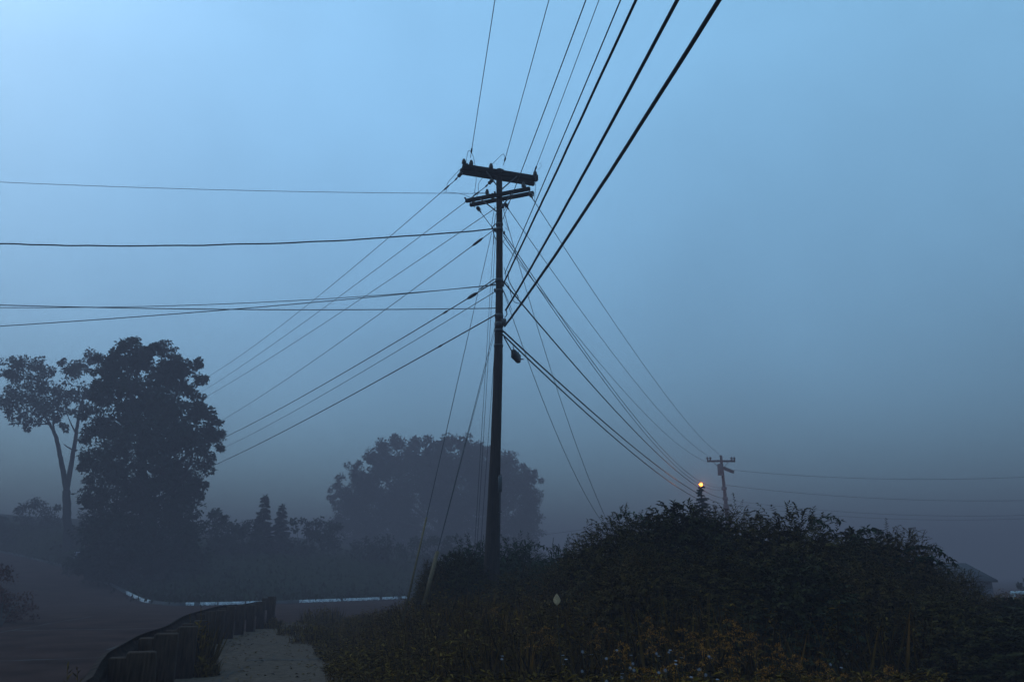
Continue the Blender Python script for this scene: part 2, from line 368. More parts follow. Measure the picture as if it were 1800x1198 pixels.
# upper double crossarm
zc = onpole(308)[2]
def arm(pxl, pyl, pxr, pyr, z, name='crossarm', hw=.055, hh=.075):
    a = onz(pxl, pyl, z); b = onz(pxr, pyr, z); d = unit(b - a); s = np.array([-d[1], d[0], 0])
    m = MB(); m.box((a + b) / 2 - u0, (np.linalg.norm(b - a) / 2, hw, hh), [d, s, np.array([0, 0, 1.0])], bev=.01)
    m.build(name, M['arm'], UP); return a, b, d, s
cU = onpole(308); cU[2] = zc
dU = unit(np.array([1.0, .34, 0])); sU = np.array([-dU[1], dU[0], 0])
LU = 1.03; armsU = []
for sgn in (-1, 1):
    m = MB(); c = cU + sU * sgn * (prad(cU) + .05)
    m.box(c - u0, (LU, .052, .07), [dU, sU, (0, 0, 1)], bev=.01); m.build('crossarm', M['arm'], UP)
cL = onpole(347); dL = unit(np.array([1.0, -.42, 0])); sL = np.array([-dL[1], dL[0], 0]); LL = .91
for sgn in (-1, 1):
    m = MB(); c = cL + sL * sgn * (prad(cL) + .05)
    m.box(c - u0, (LL, .042, .047), [dL, sL, (0, 0, 1)], bev=.01); m.build('crossarm', M['arm'], UP)
for (c, d, s, L) in ((cU, dU, sU, .42), (cL, dL, sL, .45)):
    for sgn in (-1, 1):
        m = MB(); a = c + d * sgn * L - s * (prad(c) + .12) + np.array([0, 0, -.06]); b = c - s * (prad(c) + .02) + np.array([0, 0, -.48])
        if sgn > 0: b = b + np.array([0, 0, -.012])
        m.tube(np.array([a, b]) - u0, .018, 5); m.build('arm_brace', M['steel'], UP)
for (c, d, s, L) in ((cU, dU, sU, LU), (cL, dL, sL, LL)):
    for t in (-.93, 0, .93):
        a = c + d * L * t; bolt = MB(); bolt.lathe(a - s * .3 - u0, s, [(0, 0), (0, .03), (.012, .03), (.0125, .012), (.6, .012), (.6, 0)], 6); bolt.build('arm_bolt', M['steel'], UP)
# pin insulators
def pin(p, h=.2, tilt=(0, 0, 1), sc=1.0):
    m = MB(); m.lathe(p - u0, tilt, [(-.01, .0), (-.01, .03), (.025, .03), (.025, .056 * sc), (.05, .06 * sc), (.06, .04 * sc), (.075, .056 * sc), (.105, .05 * sc), (.12, .03 * sc), (.13, .04 * sc), (.15, .032 * sc), (.16, .0)], 12)
    m.build('pin_insulator', M['ceramic'], UP, smooth=True)
up = np.array([0, 0, .07])
for t, sg in ((-.97, -1), (-.90, 1), (-.78, -1), (-.26, -1), (.12, 1), (.93, -1), (.99, 1)):
    pin(cU + dU * LU * t + sU * sg * (prad(cU) + .05) + up)
for t, sg in ((-.32, -1), (-.28, 1), (-.9, 1), (.8, -1)):
    pin(cL + dL * LL * t + sL * sg * (prad(cL) + .05) + up * .9, sc=.9)
def strain(a, b, name='strain_insulator'):     # bell insulators strung from a toward b
    d = unit(b - a); m = MB(); m.tube(np.array([a, a + d * .46]) - u0, .012, 5)
    for k in (.06, .22): m.lathe(a + d * k - u0, d, [(0, .0), (.0, .025), (.03, .05), (.06, .052), (.07, .035), (.10, .025), (.11, .0)], 12)
    m.build(name, M['ceramic'], UP, smooth=True)
    m2 = MB(); m2.tube(np.array([a + d * .46, a + d * .56, a + d * .72]) - u0, [.014, .026, .012], 6); m2.build('dead_end_clamp', M['steel'], UP)
    return a + d * .72

# ------------------------------------------------------------------ wires
def project(p):
    dv = np.asarray(p) - CAM; z = dv[1] * cT + dv[2] * sT
    return 900 + F * dv[0] / z, 599 - F * (dv[2] * cT - dv[1] * sT) / z
WG = None
def wire(S, E, label, r, k=None, mid=None, heading=None, ext=0.0, group=None, m='wire', n=60, cat='wire', name='overhead_wire', kmin=.0004, wob=0.0, spl=None):
    """S: 3-D start.  E: 3-D end, or a photo pixel when a heading is given.  z = zS + a s + k s^2 along the run."""
    S = np.asarray(S, float)
    if heading is not None:
        h = unit(np.array([heading[0], heading[1], 0.0])); E3 = on_plane(E[0], E[1], S, h)
    else:
        E3 = np.asarray(E, float); h = E3 - S; h[2] = 0; h = unit(h)
    Ls = np.dot(E3 - S, h)
    if mid is not None:
        Mp = on_plane(mid[0], mid[1], S, h); sm = np.dot(Mp - S, h)
        k = ((Mp[2] - S[2]) / sm - (E3[2] - S[2]) / Ls) / (sm - Ls); k = max(kmin, min(k, .02))
    a = (E3[2] - S[2] - k * Ls * Ls) / Ls
    t = np.linspace(0, Ls + ext, n); pts = S[None] + h[None] * t[:, None]; pts[:, 2] = S[2] + a * t + k * t * t
    if wob: pts[1:-1, 2] += wob * np.interp(t[1:-1], np.arange(0, Ls + ext + 2, .45), rng.normal(0, 1, len(np.arange(0, Ls + ext + 2, .45))))
    o = MB().tube(pts - S, r, 6).build(name, M[m]); o.location = S
    tag(o, label, cat, group)
    if spl is not None:
        for s0, ln, rr in spl:
            q = lambda s: np.array([h[0] * s, h[1] * s, a * s + k * s * s])
            mm = MB(); mm.tube(np.array([q(s0), q(s0 + ln * .25), q(s0 + ln * .75), q(s0 + ln)]), [r * 1.1, rr, rr, r * 1.1], 8); mm.build('splice', M['cable'], o, smooth=True)
    return o, pts
GA, GB, GC_, GD = 'wires running overhead towards the viewer', 'wires leaving the frame to the left', 'wires descending behind the big tree', 'wires sagging to the distant pole'
HA = (.135, -1.0)
# A group: overhead to the viewer
a1 = cU + dU * LU * -.90 + up * 3.6; a2 = cU + dU * LU * .12 + up * 3.6; a4 = cU + dU * LU * .97 + up * 3.6
wire(P(827, 277, 18.2), (870, 0), 'leftmost thin wire rising steeply from the left end of the top crossarm', .008, k=.0011, heading=HA, ext=22, group=GA, spl=[(.2, .25, .022)])
wire(P(885, 290, 18.5), (965, 0), 'second wire from the left rising from the middle of the top crossarm', .008, k=.0011, heading=HA, ext=22, group=GA, spl=[(.2, .25, .022)])
wire(P(884, 385, 18.5), (1030, 0), 'thin wire rising from beneath the crossarms, passing behind the right arm end', .009, k=.0011, heading=HA, ext=20, group=GA)
wire(P(939, 303, 18.8), (1053, 0), 'thinnest wire rising from the right end of the top crossarm', .0075, k=.0011, heading=HA, ext=20, group=GA, spl=[(.1, .3, .022)])
wire(P(887, 481, 18.5), (1091, 0), 'thin wire rising from mid pole just left of the three thick cables', .010, k=.0012, heading=(.16, -1), ext=16, group=GA)
wire(P(887, 494, 18.5), (1118, 0), 'thick wavy cable, first of the three heavy ones from the left', .021, mid=(962, 332), heading=(.18, -1), ext=12, group=GA, m='cable', name='overhead_cable', cat='cable', wob=.008, kmin=.001)
wire(P(889, 545, 18.5), (1191, 0), 'thick black cable, middle one of the three heavy ones', .025, k=.0026, heading=(.18, -1), ext=12, group=GA, m='cable', name='overhead_cable', cat='cable', wob=.004)
wire(P(887, 573, 18.5), (1264, 0), 'thickest black cable, rightmost crossing the top edge', .028, k=.003, heading=(.18, -1), ext=12, group=GA, m='cable', name='overhead_cable', cat='cable', wob=.004)
# B group: to the left
HB = (-1, -.05)
wire(P(857, 340, 18.3), (0, 320), 'hair thin wire to the left edge, topmost of those leaving left', .006, mid=(400, 334), heading=HB, ext=18, group=GB)
wire(P(868, 402, 18.5), (0, 428), 'dark twisted service cable crossing to the left edge above the tree, second from top', .017, mid=(400, 430), heading=HB, ext=18, group=GB, m='cable', wob=.007, n=110)
wire(P(872, 501, 18.5), (0, 540.5), 'thin wire to the left edge, between the twisted cable and the level wire', .008, mid=(450, 531.5), heading=HB, ext=18, group=GB)
wire(P(871, 541.5, 18.5), (0, 536), 'nearly level wire to the left edge, meeting the pole below the others', .011, mid=(400, 543.5), heading=HB, ext=18, group=GB)
wire(P(873, 500, 18.6), (0, 573), 'wire reaching the left edge lowest, just above the treetops', .010, mid=(450, 540), heading=HB, ext=18, group=GB)
# C group: to the far left pole behind the big tree
DC = 57
e1 = strain(P(812, 303, 18.25), P(780, 339, 20)); 
wire(e1, P(343, 674, DC), 'uppermost thin wire down to the big tree, from the left crossarm end', .009, mid=(560, 520), ext=3, group=GC_, spl=[(.3, .4, .022)])
e2 = strain(P(866, 316, 18.4), P(835, 346, 20))
wire(e2, P(345, 694, DC), 'second thin wire down to the big tree, from the top crossarm middle', .009, mid=(625, 500), ext=3, group=GC_, spl=[(.3, .4, .02)])
wire(P(872, 365, 18.7), P(345, 707, DC), 'third thin wire down to the big tree, from below the lower crossarm', .009, mid=(640, 518), ext=3, group=GC_)
wire(P(868, 404, 18.7), P(387, 740, DC), 'fourth wire down to the big tree, with a dark splice near the pole', .010, mid=(640, 571), ext=5, group=GC_, spl=[(.6, .7, .035)])
wire(P(872, 494, 18.7), P(348, 789, DC), 'fifth wire down to the big tree, heavy with a splice near mid pole', .014, mid=(640, 634), ext=2, group=GC_, m='cable', spl=[(1.0, .6, .045), (2.8, .3, .03)])
wire(P(871, 512, 18.7), P(397, 785, DC), 'thin wire between the two heavy ones going down to the big tree', .009, mid=(620, 661), ext=5, group=GC_)
wire(P(871, 553, 18.7), P(363, 823, DC), 'heavy cable down to the tree edge, lowest of its bundle', .016, mid=(630, 687), ext=3, group=GC_, m='cable', spl=[(3.2, .25, .03)])
# D group: to the distant pole
DF = 72
e3 = strain(P(932, 340, 18.1), P(943, 364, 20))
wire(e3, P(1270, 802, DF), 'uppermost thin wire from the lower crossarm right insulator to the distant pole', .010, mid=(1080, 567), group=GD)
e4 = strain(P(888, 358, 18.6), P(900, 378, 20))
wire(e4, P(1251, 804, DF), 'second highest thin wire to the distant pole, leaving just below the lower crossarm', .010, mid=(1060, 598), group=GD)
e5 = strain(P(839, 364, 18.9), P(850, 380, 20))
wire(e5, P(1246, 812, DF), 'third highest thin wire to the distant pole, from the lower crossarm left insulator', .010, mid=(1020, 597), group=GD)
wire(P(885, 408, 18.7), P(1268, 856, DF), 'upper strand of the close pair running from high on the pole to the distant pole', .012, mid=(1060, 660), group=GD)
wire(P(885, 414, 18.7), P(1269, 860, DF), 'lower strand of the close pair running from high on the pole to the distant pole', .012, mid=(1048, 651), group=GD, m='cable')
wire(P(885, 495, 18.7), P(1270, 875, DF), 'heavy cable from mid pole to the distant pole, upper of the three heavy ones', .020, mid=(1100, 741), group=GD, m='cable')
wire(P(885, 582, 18.7), P(1273, 886, DF), 'heavy cable from below mid pole to the distant pole, middle of the three heavy ones', .022, mid=(1061, 741), group=GD, m='cable')
wD6, ptsD6 = wire(P(884, 588, 18.7), P(1274, 892, DF), 'heavy cable carrying the small terminal box, lowest of those to the distant pole', .020, mid=(1048, 741), group=GD, m='cable')
wire(P(884, 365, 18.8), P(1070, 921, 30), 'thin service wire slanting down into the right bushes, right one of a pair', .008, mid=(971, 658), name='service_wire')
wire(P(884, 508, 18.8), P(1060, 919, 30), 'thin service wire slanting down into the right bushes, left one of a pair', .008, mid=(950, 692), name='service_wire')
# guy wires
def guy(S, E, label, r=.008, guard=None):
    S = np.asarray(S); E = np.asarray(E); t = np.linspace(0, 1, 12)[:, None]; pts = S + (E - S) * t
    o = MB().tube(pts - E, r, 6).build('guy_wire', M['wire']); o.location = E; tag(o, label, 'wire')
    if guard:
        a, b = guard; m = MB(); m.tube(np.array([E + (S - E) * a, E + (S - E) * b]) - E, guard_r, 10); m.build('guy_guard', M['guard'], o)
    return o
guard_r = .018
ga = P(708, 1092, 13.6); ga_top = P(864, 410, 18.5)
guy(ga_top, ga, 'long guy wire ending in a thin yellowed guard left of the bushes, leftmost', .007, (0.0, .19))
guard_r = .036
gb = P(744, 1066, 14.6)
guy(P(872, 566, 18.6), gb, 'guy wire ending in a thick brownish guard left of the pole', .007, (0.0, .145))
guy(P(871, 580, 18.6), P(748, 1050, 15.4), 'thin guy wire close beside the guy with the thick brownish guard', .006)
guy(P(868, 408, 18.7), P(832, 1000, 19.6), 'left one of three near vertical guy wires hugging the pole', .006)
guy(P(871, 420, 18.7), P(836, 1000, 19.8), 'middle one of three near vertical guy wires hugging the pole', .006)
guy(P(871, 592, 18.7), P(842, 1000, 19.9), 'right one of three near vertical guy wires hugging the pole', .006)
# terminal box hanging from the lowest cable
i = int(np.argmin([abs(project(p)[0] - 906) for p in ptsD6])); q = ptsD6[i]; dq = unit(ptsD6[i + 1] - ptsD6[i])
hd = unit(np.array([dq[0], dq[1], 0])); 
c = P(907, 626, q[1]); tb = empty('terminal_box', c); tag(tb, 'small dark terminal box hanging under the cable right of the pole', 'terminal box')
d3 = unit(P(915, 634, q[1] + .35) - P(899, 618, q[1] - .35)); s3 = unit(np.cross(d3, (0, 0, 1))); n3 = np.cross(s3, d3)
MB().box((0, 0, 0), (.235, .06, .115), [d3, s3, n3], bev=.02).build('case', M['cable'], tb)
m = MB(); m.tube([-d3 * .20 + n3 * .1, -d3 * .24 + n3 * .2], .012, 5); m.build('hanger', M['steel'], tb); m = MB(); m.tube([d3 * .20 + n3 * .1, d3 * .22 + n3 * .2], .012, 5); m.build('hanger', M['steel'], tb)
m = MB(); m.tube([d3 * .2, d3 * .42 + n3 * .06, d3 * .6 + n3 * .12], .018, 6); m.build('cable_tail', M['cable'], tb); m = MB(); m.tube([-d3 * .2, -d3 * .4 + n3 * .04 , P(886, 592, 18.7) - c], .016, 6); m.build('cable_tail', M['cable'], tb)
# jumpers and loops, parts of the pole
def jump(pl, r=.006, name='jumper_wire'):
    p3 = np.array([P(a, b, d) for a, b, d in pl]); c3 = []
    for i in range(len(p3) - 1):
        a, b, c, d = p3[max(i - 1, 0)], p3[i], p3[i + 1], p3[min(i + 2, len(p3) - 1)]
        for t in np.linspace(0, 1, 8, endpoint=False):
            c3.append(.5 * ((2 * b) + (-a + c) * t + (2 * a - 5 * b + 4 * c - d) * t * t + (-a + 3 * b - 3 * c + d) * t ** 3))
    c3.append(p3[-1]); MB().tube(np.array(c3) - u0, r, 5).build(name, M['cable'], UP)
jump([(819, 288, 18.2), (823, 266, 18.2), (830, 270, 18.2), (835, 290, 18.4), (837, 315, 18.5), (834, 339, 18.4)])
jump([(808, 298, 18.2), (795, 312, 18.3), (787, 322, 18.4), (784, 338, 19.0)])
jump([(863, 291, 18.4), (874, 280, 18.4), (884, 271, 18.4), (888, 277, 18.4)])
jump([(848, 313, 18.4), (841, 324, 18.5), (841, 338, 18.6), (838, 345, 18.8)])
jump([(941, 310, 18.8), (941, 330, 18.7), (940, 352, 18.6), (943, 360, 18.6)])
jump([(946, 298, 18.8), (951, 293, 18.8), (951, 288, 18.8), (948, 287, 18.8)], .004)
jump([(780, 338, 19.1), (800, 339, 18.8), (818, 343, 18.7), (832, 350, 18.6)], .005)
jump([(834, 339, 18.4), (850, 339, 18.4), (862, 341, 18.5)], .005)
jump([(866, 398, 18.5), (868, 412, 18.4), (872, 420, 18.5)], .012)
jump([(864, 402, 18.5), (868, 396, 18.4), (874, 392, 18.5)], .012)
jump([(843, 508, 19.1), (858, 498, 18.7), (866, 492, 18.5), (874, 490, 18.5)], .013)
jump([(843, 509, 19.1), (860, 502, 18.7), (874, 497, 18.5)], .008)
jump([(885, 494, 18.5), (893, 500, 18.4), (899, 520, 18.4), (904, 530, 18.4), (912, 533, 18.4), (920, 530, 18.4)], .009)
jump([(893, 476, 18.3), (894, 490, 18.3), (899, 502, 18.4), (906, 513, 18.5), (912, 524, 18.6)], .011)
jump([(886, 470, 18.5), (889, 482, 18.4), (888, 492, 18.4), (885, 498, 18.5)], .008)
jump([(889, 542, 18.4), (891, 552, 18.4), (887, 558, 18.5)], .012)
jump([(884, 410, 18.6), (890, 417, 18.5), (884, 424, 18.6)], .007)
jump([(885, 510, 18.6), (893, 528, 18.6), (900, 545, 18.7)], .006)
jump([(870, 362, 18.6), (866, 385, 18.5), (864, 400, 18.5)], .007)
jump([(886, 370, 18.5), (892, 360, 18.4), (901, 345, 18.4)], .008)
jump([(872, 375, 18.5), (869, 395, 18.45), (868, 430, 18.45)], .007)
jump([(885, 382, 18.5), (890, 395, 18.4), (895, 405, 18.4), (888, 400, 18.5)], .006)
for py, sz in ((395, .06), (404, .075), (494, .085), (512, .07), (556, .10), (571, .12), (582, .07), (608, .05)):
    p = onpole(py); rr = prad(p) + .006
    m = MB(); m.lathe(p - u0, axis, [(-sz / 2, rr - .02), (-sz / 2, rr + .006), (sz / 2, rr + .006), (sz / 2, rr - .02)], 18); m.build('pole_band', M['steel'], UP)
for px, py, sz in ((884, 362, .07), (884, 500, .06), (886, 566, .10), (870, 510, .05), (871, 404, .06), (886, 409, .05)):
    p = P(px, py, 18.5); m = MB(); m.box(p - u0, (sz * .55, sz * .7, sz * .75), bev=.01); m.build('cable_bracket', M['steel'], UP)
# riser conduit with small box
p1 = P(879.5, 845, 18.42); p2 = P(877, 1010, 18.42)
MB().tube(np.array([P(880, 838, 18.42), p1, p2]) - u0, .016, 8).build('riser_conduit', M['steel'], UP)
m = MB(); m.box(P(879, 850, 18.42) - u0, (.045, .05, .18), bev=.012); m.build('meter_box', M['steel'], UP)
for k, py in enumerate((835, 862, 900, 940)):
    m = MB(); m.tube(np.array([P(876, py, 18.5), P(882, py - 1, 18.45)]) - u0, .01, 5); m.build('conduit_strap', M['steel'], UP)

# ------------------------------------------------------------------ distant pole
fb = P(1284, 960, DF); ft = P(1267, 800, DF)
FP = tag(empty('utility_pole', fb), 'distant utility pole fading in the fog right of the small lit lamp', 'utility pole'); f0 = fb.copy()
MB().tube(np.array([fb + (ft - fb) * t for t in np.linspace(0, 1, 12)]) - f0, np.linspace(.19, .12, 12), 12).build('pole_shaft', M['pole'], FP, smooth=True)
a = P(1243, 812, DF); b = P(1292, 808, DF); z = (a[2] + b[2]) / 2; a[2] = z; b[2] = z; d = unit(b - a)
m = MB(); m.box((a + b) / 2 - f0, (np.linalg.norm(b - a) / 2, .07, .085), [d, (-d[1], d[0], 0), (0, 0, 1)], bev=.01); m.build('crossarm', M['arm'], FP)
for t in (.02, .12, .5, .88, .98):
    m = MB(); m.lathe(a + (b - a) * t + np.array([0, 0, .085]) - f0, (0, 0, 1), [(0, .0), (0, .05), (.12, .1), (.2, .12), (.26, .07), (.33, .0)], 8); m.build('pin_insulator', M['ceramic'], FP)
a2 = P(1272, 822, DF); b2 = P(1289, 829, DF - 2)
m = MB(); d = unit(b2 - a2); m.box((a2 + b2) / 2 - f0, (np.linalg.norm(b2 - a2) / 2, .08, .13), [d, unit((-d[1], d[0], 0)), unit(np.cross(d, unit((-d[1], d[0], 0))))], bev=.01); m.build('crossarm', M['arm'], FP)
c = P(1266, 824, DF - .3); m = MB(); m.lathe(c - np.array([0, 0, .55]) - f0, (0, 0, 1), [(0, 0), (0, .2), (.05, .24), (.95, .24), (1.0, .2), (1.05, 0)], 14); m.build('transformer', M['steel'], FP, smooth=True)
for s_ in (1, -1):
    m = MB(); m.tube(np.array([P(1267 + 14 * s_, 811, DF - .1), P(1268.5, 826, DF - .1)]) - f0, .025, 5); m.build('arm_brace', M['steel'], FP)
for py in (858, 876, 888, 892):
    m = MB(); m.box(P(1273 + (py - 860) * .12, py, DF - .2) - f0, (.22, .12, .14), bev=.02); m.build('cable_bracket', M['steel'], FP)
HR = (1, -.25)
GR = 'faint wires right of the distant pole'
wire(P(1290, 826, DF), (1800, 838), 'faint wire in the fog right of the distant pole, topmost', .015, mid=(1545, 841), heading=HR, ext=25, group=GR)
wire(P(1275, 852, DF), (1800, 879), 'faint wire in the fog right of the distant pole, second from the top', .015, mid=(1500, 873), heading=HR, ext=25, group=GR)
wire(P(1276, 878, DF), (1800, 905), 'faint wire in the fog right of the distant pole, third from the top', .013, mid=(1500, 900), heading=HR, ext=25, group=GR)
wire(P(1277, 886, DF), (1800, 911), 'faint wire in the fog right of the distant pole, lowest', .013, mid=(1500, 908), heading=HR, ext=25, group=GR)
wire(P(1276, 890, DF), P(930, 942, 100), 'faint wire behind the bushes reaching towards the round tree', .02, k=.0006, name='overhead_wire')

# ------------------------------------------------------------------ street lamp
ls = P(1232, 852, 46); SL = tag(empty('street_lamp', (ls[0], ls[1], .1)), 'small lit orange street lamp above the little spruce', 'street lamp'); s0 = np.array(SL.location)
MB().tube(np.array([s0, s0 + [0, 0, (ls[2] - s0[2]) * .5], ls + [0, 0, -.13], ls + [0, 0, -.07]]) - s0, [.07, .05, .035, .03], 8).build('lamp_post', M['steel'], SL, smooth=True)
m = MB(); m.lathe(ls - s0 + np.array([0, 0, .2]), (0, 0, -1), [(0, 0), (0, .04), (.05, .09), (.12, .14), (.135, .14)], 14); m.build('lamp_hood', M['steel'], SL, smooth=True)
m = MB(); m.lathe(ls - s0 + np.array([0, 0, .065]), (0, 0, -1), [(0, 0), (0, .10), (.05, .10), (.11, .07), (.13, 0)], 14); m.build('lamp_glass', M['lamp'], SL, smooth=True)
pl = bpy.data.lights.new('lamp_light', 'POINT'); pl.energy = 170; pl.color = (1, .36, .10); pl.shadow_soft_size = .12
po = bpy.data.objects.new('lamp_light', pl); COL.objects.link(po); po.location = ls - s0 + np.array([0, -.3, -.02]); po.parent = SL

# ------------------------------------------------------------------ trees
def blobs_crown(bl, D, dep, m, nsub, nleaf, L, seed, org, rs=.42, fill=0, fmin=28):
    """bl: (px, py, r_px) mass of each bough; the bough sits at distance D +- its own depth"""
    g = np.random.default_rng(seed)
    for (px, py, r) in bl:
        R_ = r * D / F; c = P(px, py, D + g.uniform(-dep, dep))
        ns = max(3, int(nsub * (r / 35) ** 1.6)); u = unit(g.normal(0, 1, (ns, 3))); rad = R_ * g.uniform(.25, 1.0, ns) ** .6
        if fill and r >= fmin:
            nf = int(fill * (r / 35) ** 2) + 6; uf = unit(g.normal(0, 1, (nf, 3))); pf = c + uf * (R_ * .66 * g.random(nf) ** .5)[:, None]
            m.leaves(pf - org, g.normal(0, 1, (nf, 3)), g.normal(0, 1, (nf, 3)), g.uniform(1.2, 2.2, nf) * L, g.uniform(.8, 1.3, nf) * L)
        sc_ = c + u * rad[:, None] * np.array([1, 1.1, .92]); sr = R_ * rs * g.uniform(.5, 1.15, ns) * min(1, (35 / r) ** .5) 
        for k in range(ns):
            nl = nleaf; v = unit(g.normal(0, 1, (nl, 3))); rr = sr[k] * g.random(nl) ** .45
            p = sc_[k] + v * rr[:, None] * np.array([1.15, 1.15, .8])
            d = v + g.normal(0, .6, (nl, 3)) + np.array([0, 0, -.25]); m.leaves(p - org, d, g.normal(0, 1, (nl, 3)) + [0, 0, 1.2], g.uniform(.6, 1.25, nl) * L, g.uniform(.4, .7, nl) * L)
def limb(m, pts, r0, r1, org, sides=8):
    p = np.array(pts); t = np.linspace(0, 1, len(p)); tt = np.linspace(0, 1, len(p) * 6)
    q = np.stack([np.interp(tt, t, p[:, i]) for i in range(3)], -1)
    for _ in range(3): q[1:-1] = (q[:-2] + q[1:-1] * 2 + q[2:]) / 4
    q[1:-1] += rng.normal(0, r0 * .06, q[1:-1].shape); m.tube(q - org, np.linspace(r0, r1, len(q)), sides)
# big dark tree
D = 63; org = P(278, 1060, D); org[2] = float(hbase(org[0], org[1]))
T1 = tag(empty('broadleaf_tree', org), 'big dense dark tree standing left of the kerb, its right edge ragged', 'tree')
m = MB(); limb(m, [org, P(268, 950, D), P(250, 840, D), P(252, 740, D)], .55, .25, org, 12)
for a in ((248, 900, 320, 850, 345, 780), (247, 880, 190, 800, 175, 740), (250, 800, 300, 720, 325, 650), (250, 780, 230, 700, 220, 620), (250, 760, 280, 690, 285, 620), (250, 860, 330, 800, 375, 770)):
    limb(m, [P(a[0], a[1], D), P(a[2], a[3], D + rng.uniform(-2, 2)), P(a[4], a[5], D + rng.uniform(-2.5, 2.5))], .2, .05, org)
m.build('trunk', M['bark'], T1, smooth=True)
bl = [(178, 640, 16), (172, 665, 18), (195, 660, 22), (215, 625, 18), (250, 622, 24), (305, 650, 24), (335, 650, 16), (355, 675, 12), (335, 715, 20), (205, 612, 17), (232, 605, 20), (262, 612, 22), (290, 610, 18), (300, 628, 20), (240, 640, 32), (200, 640, 24), (322, 640, 20), (345, 640, 16), (352, 660, 13), (325, 665, 22), (290, 665, 36), (215, 680, 36), (180, 690, 24), (262, 700, 45), (330, 695, 22), (345, 700, 12), (300, 725, 40),
      (350, 730, 26), (372, 742, 16), (384, 765, 13), (365, 765, 24), (330, 770, 40), (386, 785, 9), (362, 795, 18), (225, 750, 52), (275, 780, 58), (180, 750, 26), (160, 730, 16), (158, 760, 13), (150, 775, 9), (163, 800, 22), (150, 820, 13), (200, 820, 48), (300, 840, 52), (345, 822, 22), (355, 845, 13), (335, 870, 26), (350, 870, 8), (150, 850, 14), (165, 880, 28), (148, 885, 13), (240, 880, 62),
      (310, 910, 48), (190, 930, 42), (250, 960, 62), (325, 960, 40), (160, 935, 22), (185, 990, 42), (250, 1010, 60), (320, 1010, 42), (345, 930, 18), (155, 990, 30)]
m = MB(); blobs_crown(bl, D, 2.0, m, 20, 46, .30, 11, org, fill=170, fmin=23); m.build('crown', M['leaf_dark'], T1)
# two-stemmed tree at the left edge
D = 82; org = P(120, 985, D); org[2] = float(hbase(org[0], org[1])) - .2
T2 = tag(empty('broadleaf_tree', org), 'tall forked tree with bare twin stems and flat pale crown at left edge', 'tree')
m = MB(); fk = P(117, 862, D)
limb(m, [org, P(119, 930, D), fk], .46, .36, org, 12); limb(m, [fk, P(108, 810, D), P(98, 765, D), P(88, 745, D), P(70, 715, D)], .29, .09, org); limb(m, [fk, P(124, 820, D), P(133, 770, D), P(139, 725, D), P(150, 680, D)], .29, .09, org)
for a in ((92, 750, 60, 728, 35, 710), (95, 758, 92, 720, 95, 680), (135, 765, 125, 745, 115, 720), (138, 735, 160, 700, 175, 670), (128, 790, 118, 785, 112, 780), (88, 745, 60, 745, 45, 738)):
    limb(m, [P(a[0], a[1], D), P(a[2], a[3], D), P(a[4], a[5], D + rng.uniform(-2, 2))], .09, .03, org, 6)
m.build('trunk', M['bark'], T2, smooth=True)
bl = [(22, 645, 16), (45, 640, 18), (68, 642, 15), (10, 660, 11), (88, 655, 16), (30, 668, 22), (60, 675, 22), (12, 695, 18), (35, 705, 24), (65, 705, 26), (90, 690, 24), (8, 715, 13), (28, 732, 15), (55, 735, 16), (80, 725, 22), (48, 747, 9), (105, 715, 15), (98, 735, 12), (112, 752, 8), (120, 660, 16), (140, 645, 18), (158, 625, 14), (150, 640, 17), (175, 640, 18), (122, 700, 15), (140, 690, 20), (165, 680, 20), (148, 715, 16), (132, 730, 12), (175, 710, 16), (110, 640, 10)]
m = MB(); blobs_crown(bl, D, 2.4, m, 24, 44, .33, 12, org, rs=.5, fill=60); m.build('crown', M['leaf_pale'], T2)
# round tree in the fog behind the pole
D = 132; org = P(775, 1000, D); org[2] = 2.2
T3 = tag(empty('broadleaf_tree', org), 'huge round crowned tree half lost in fog behind the utility pole', 'tree')
m = MB(); limb(m, [org, P(775, 930, D), P(778, 860, D)], .8, .4, org, 12)
for a in ((776, 930, 700, 870, 660, 820), (776, 920, 850, 870, 900, 830), (776, 900, 770, 840, 760, 800), (776, 940, 650, 900, 600, 860), (776, 940, 880, 900, 930, 850)):
    limb(m, [P(a[0], a[1], D), P(a[2], a[3], D + rng.uniform(-3, 3)), P(a[4], a[5], D + rng.uniform(-4, 4))], .35, .08, org)
m.build('trunk', M['bark'], T3, smooth=True)
bl = [(588, 862, 13), (582, 876, 10), (602, 850, 16), (600, 875, 12), (620, 822, 14), (632, 840, 22), (655, 800, 18), (675, 785, 18), (700, 780, 20), (730, 782, 20), (758, 783, 20), (785, 780, 20), (815, 782, 20), (842, 790, 20), (865, 798, 20), (890, 812, 20), (915, 822, 17), (935, 828, 14), (942, 845, 12), (925, 850, 22), (690, 820, 38), (750, 825, 44), (815, 825, 42), (870, 840, 38),
      (650, 865, 34), (700, 875, 46), (770, 880, 52), (840, 880, 50), (900, 880, 36), (930, 880, 18), (625, 895, 28), (650, 920, 40), (720, 930, 50), (800, 930, 54), (875, 930, 46), (925, 915, 24), (930, 940, 24), (600, 925, 28), (940, 960, 16), (680, 965, 40), (760, 970, 45), (850, 970, 45), (910, 970, 30), (610, 960, 30)]
m = MB(); bl += [(640, 850, 26), (665, 830, 30), (720, 808, 30), (775, 808, 32), (830, 808, 30), (875, 822, 28), (905, 845, 26), (760, 850, 60), (850, 860, 50), (690, 900, 50), (930, 900, 26), (936, 870, 16), (612, 880, 22), (640, 940, 34)]
blobs_crown(bl, D, 6, m, 24, 60, .42, 13, org, fill=260, fmin=18); m.build('crown', M['leaf_dark'], T3)
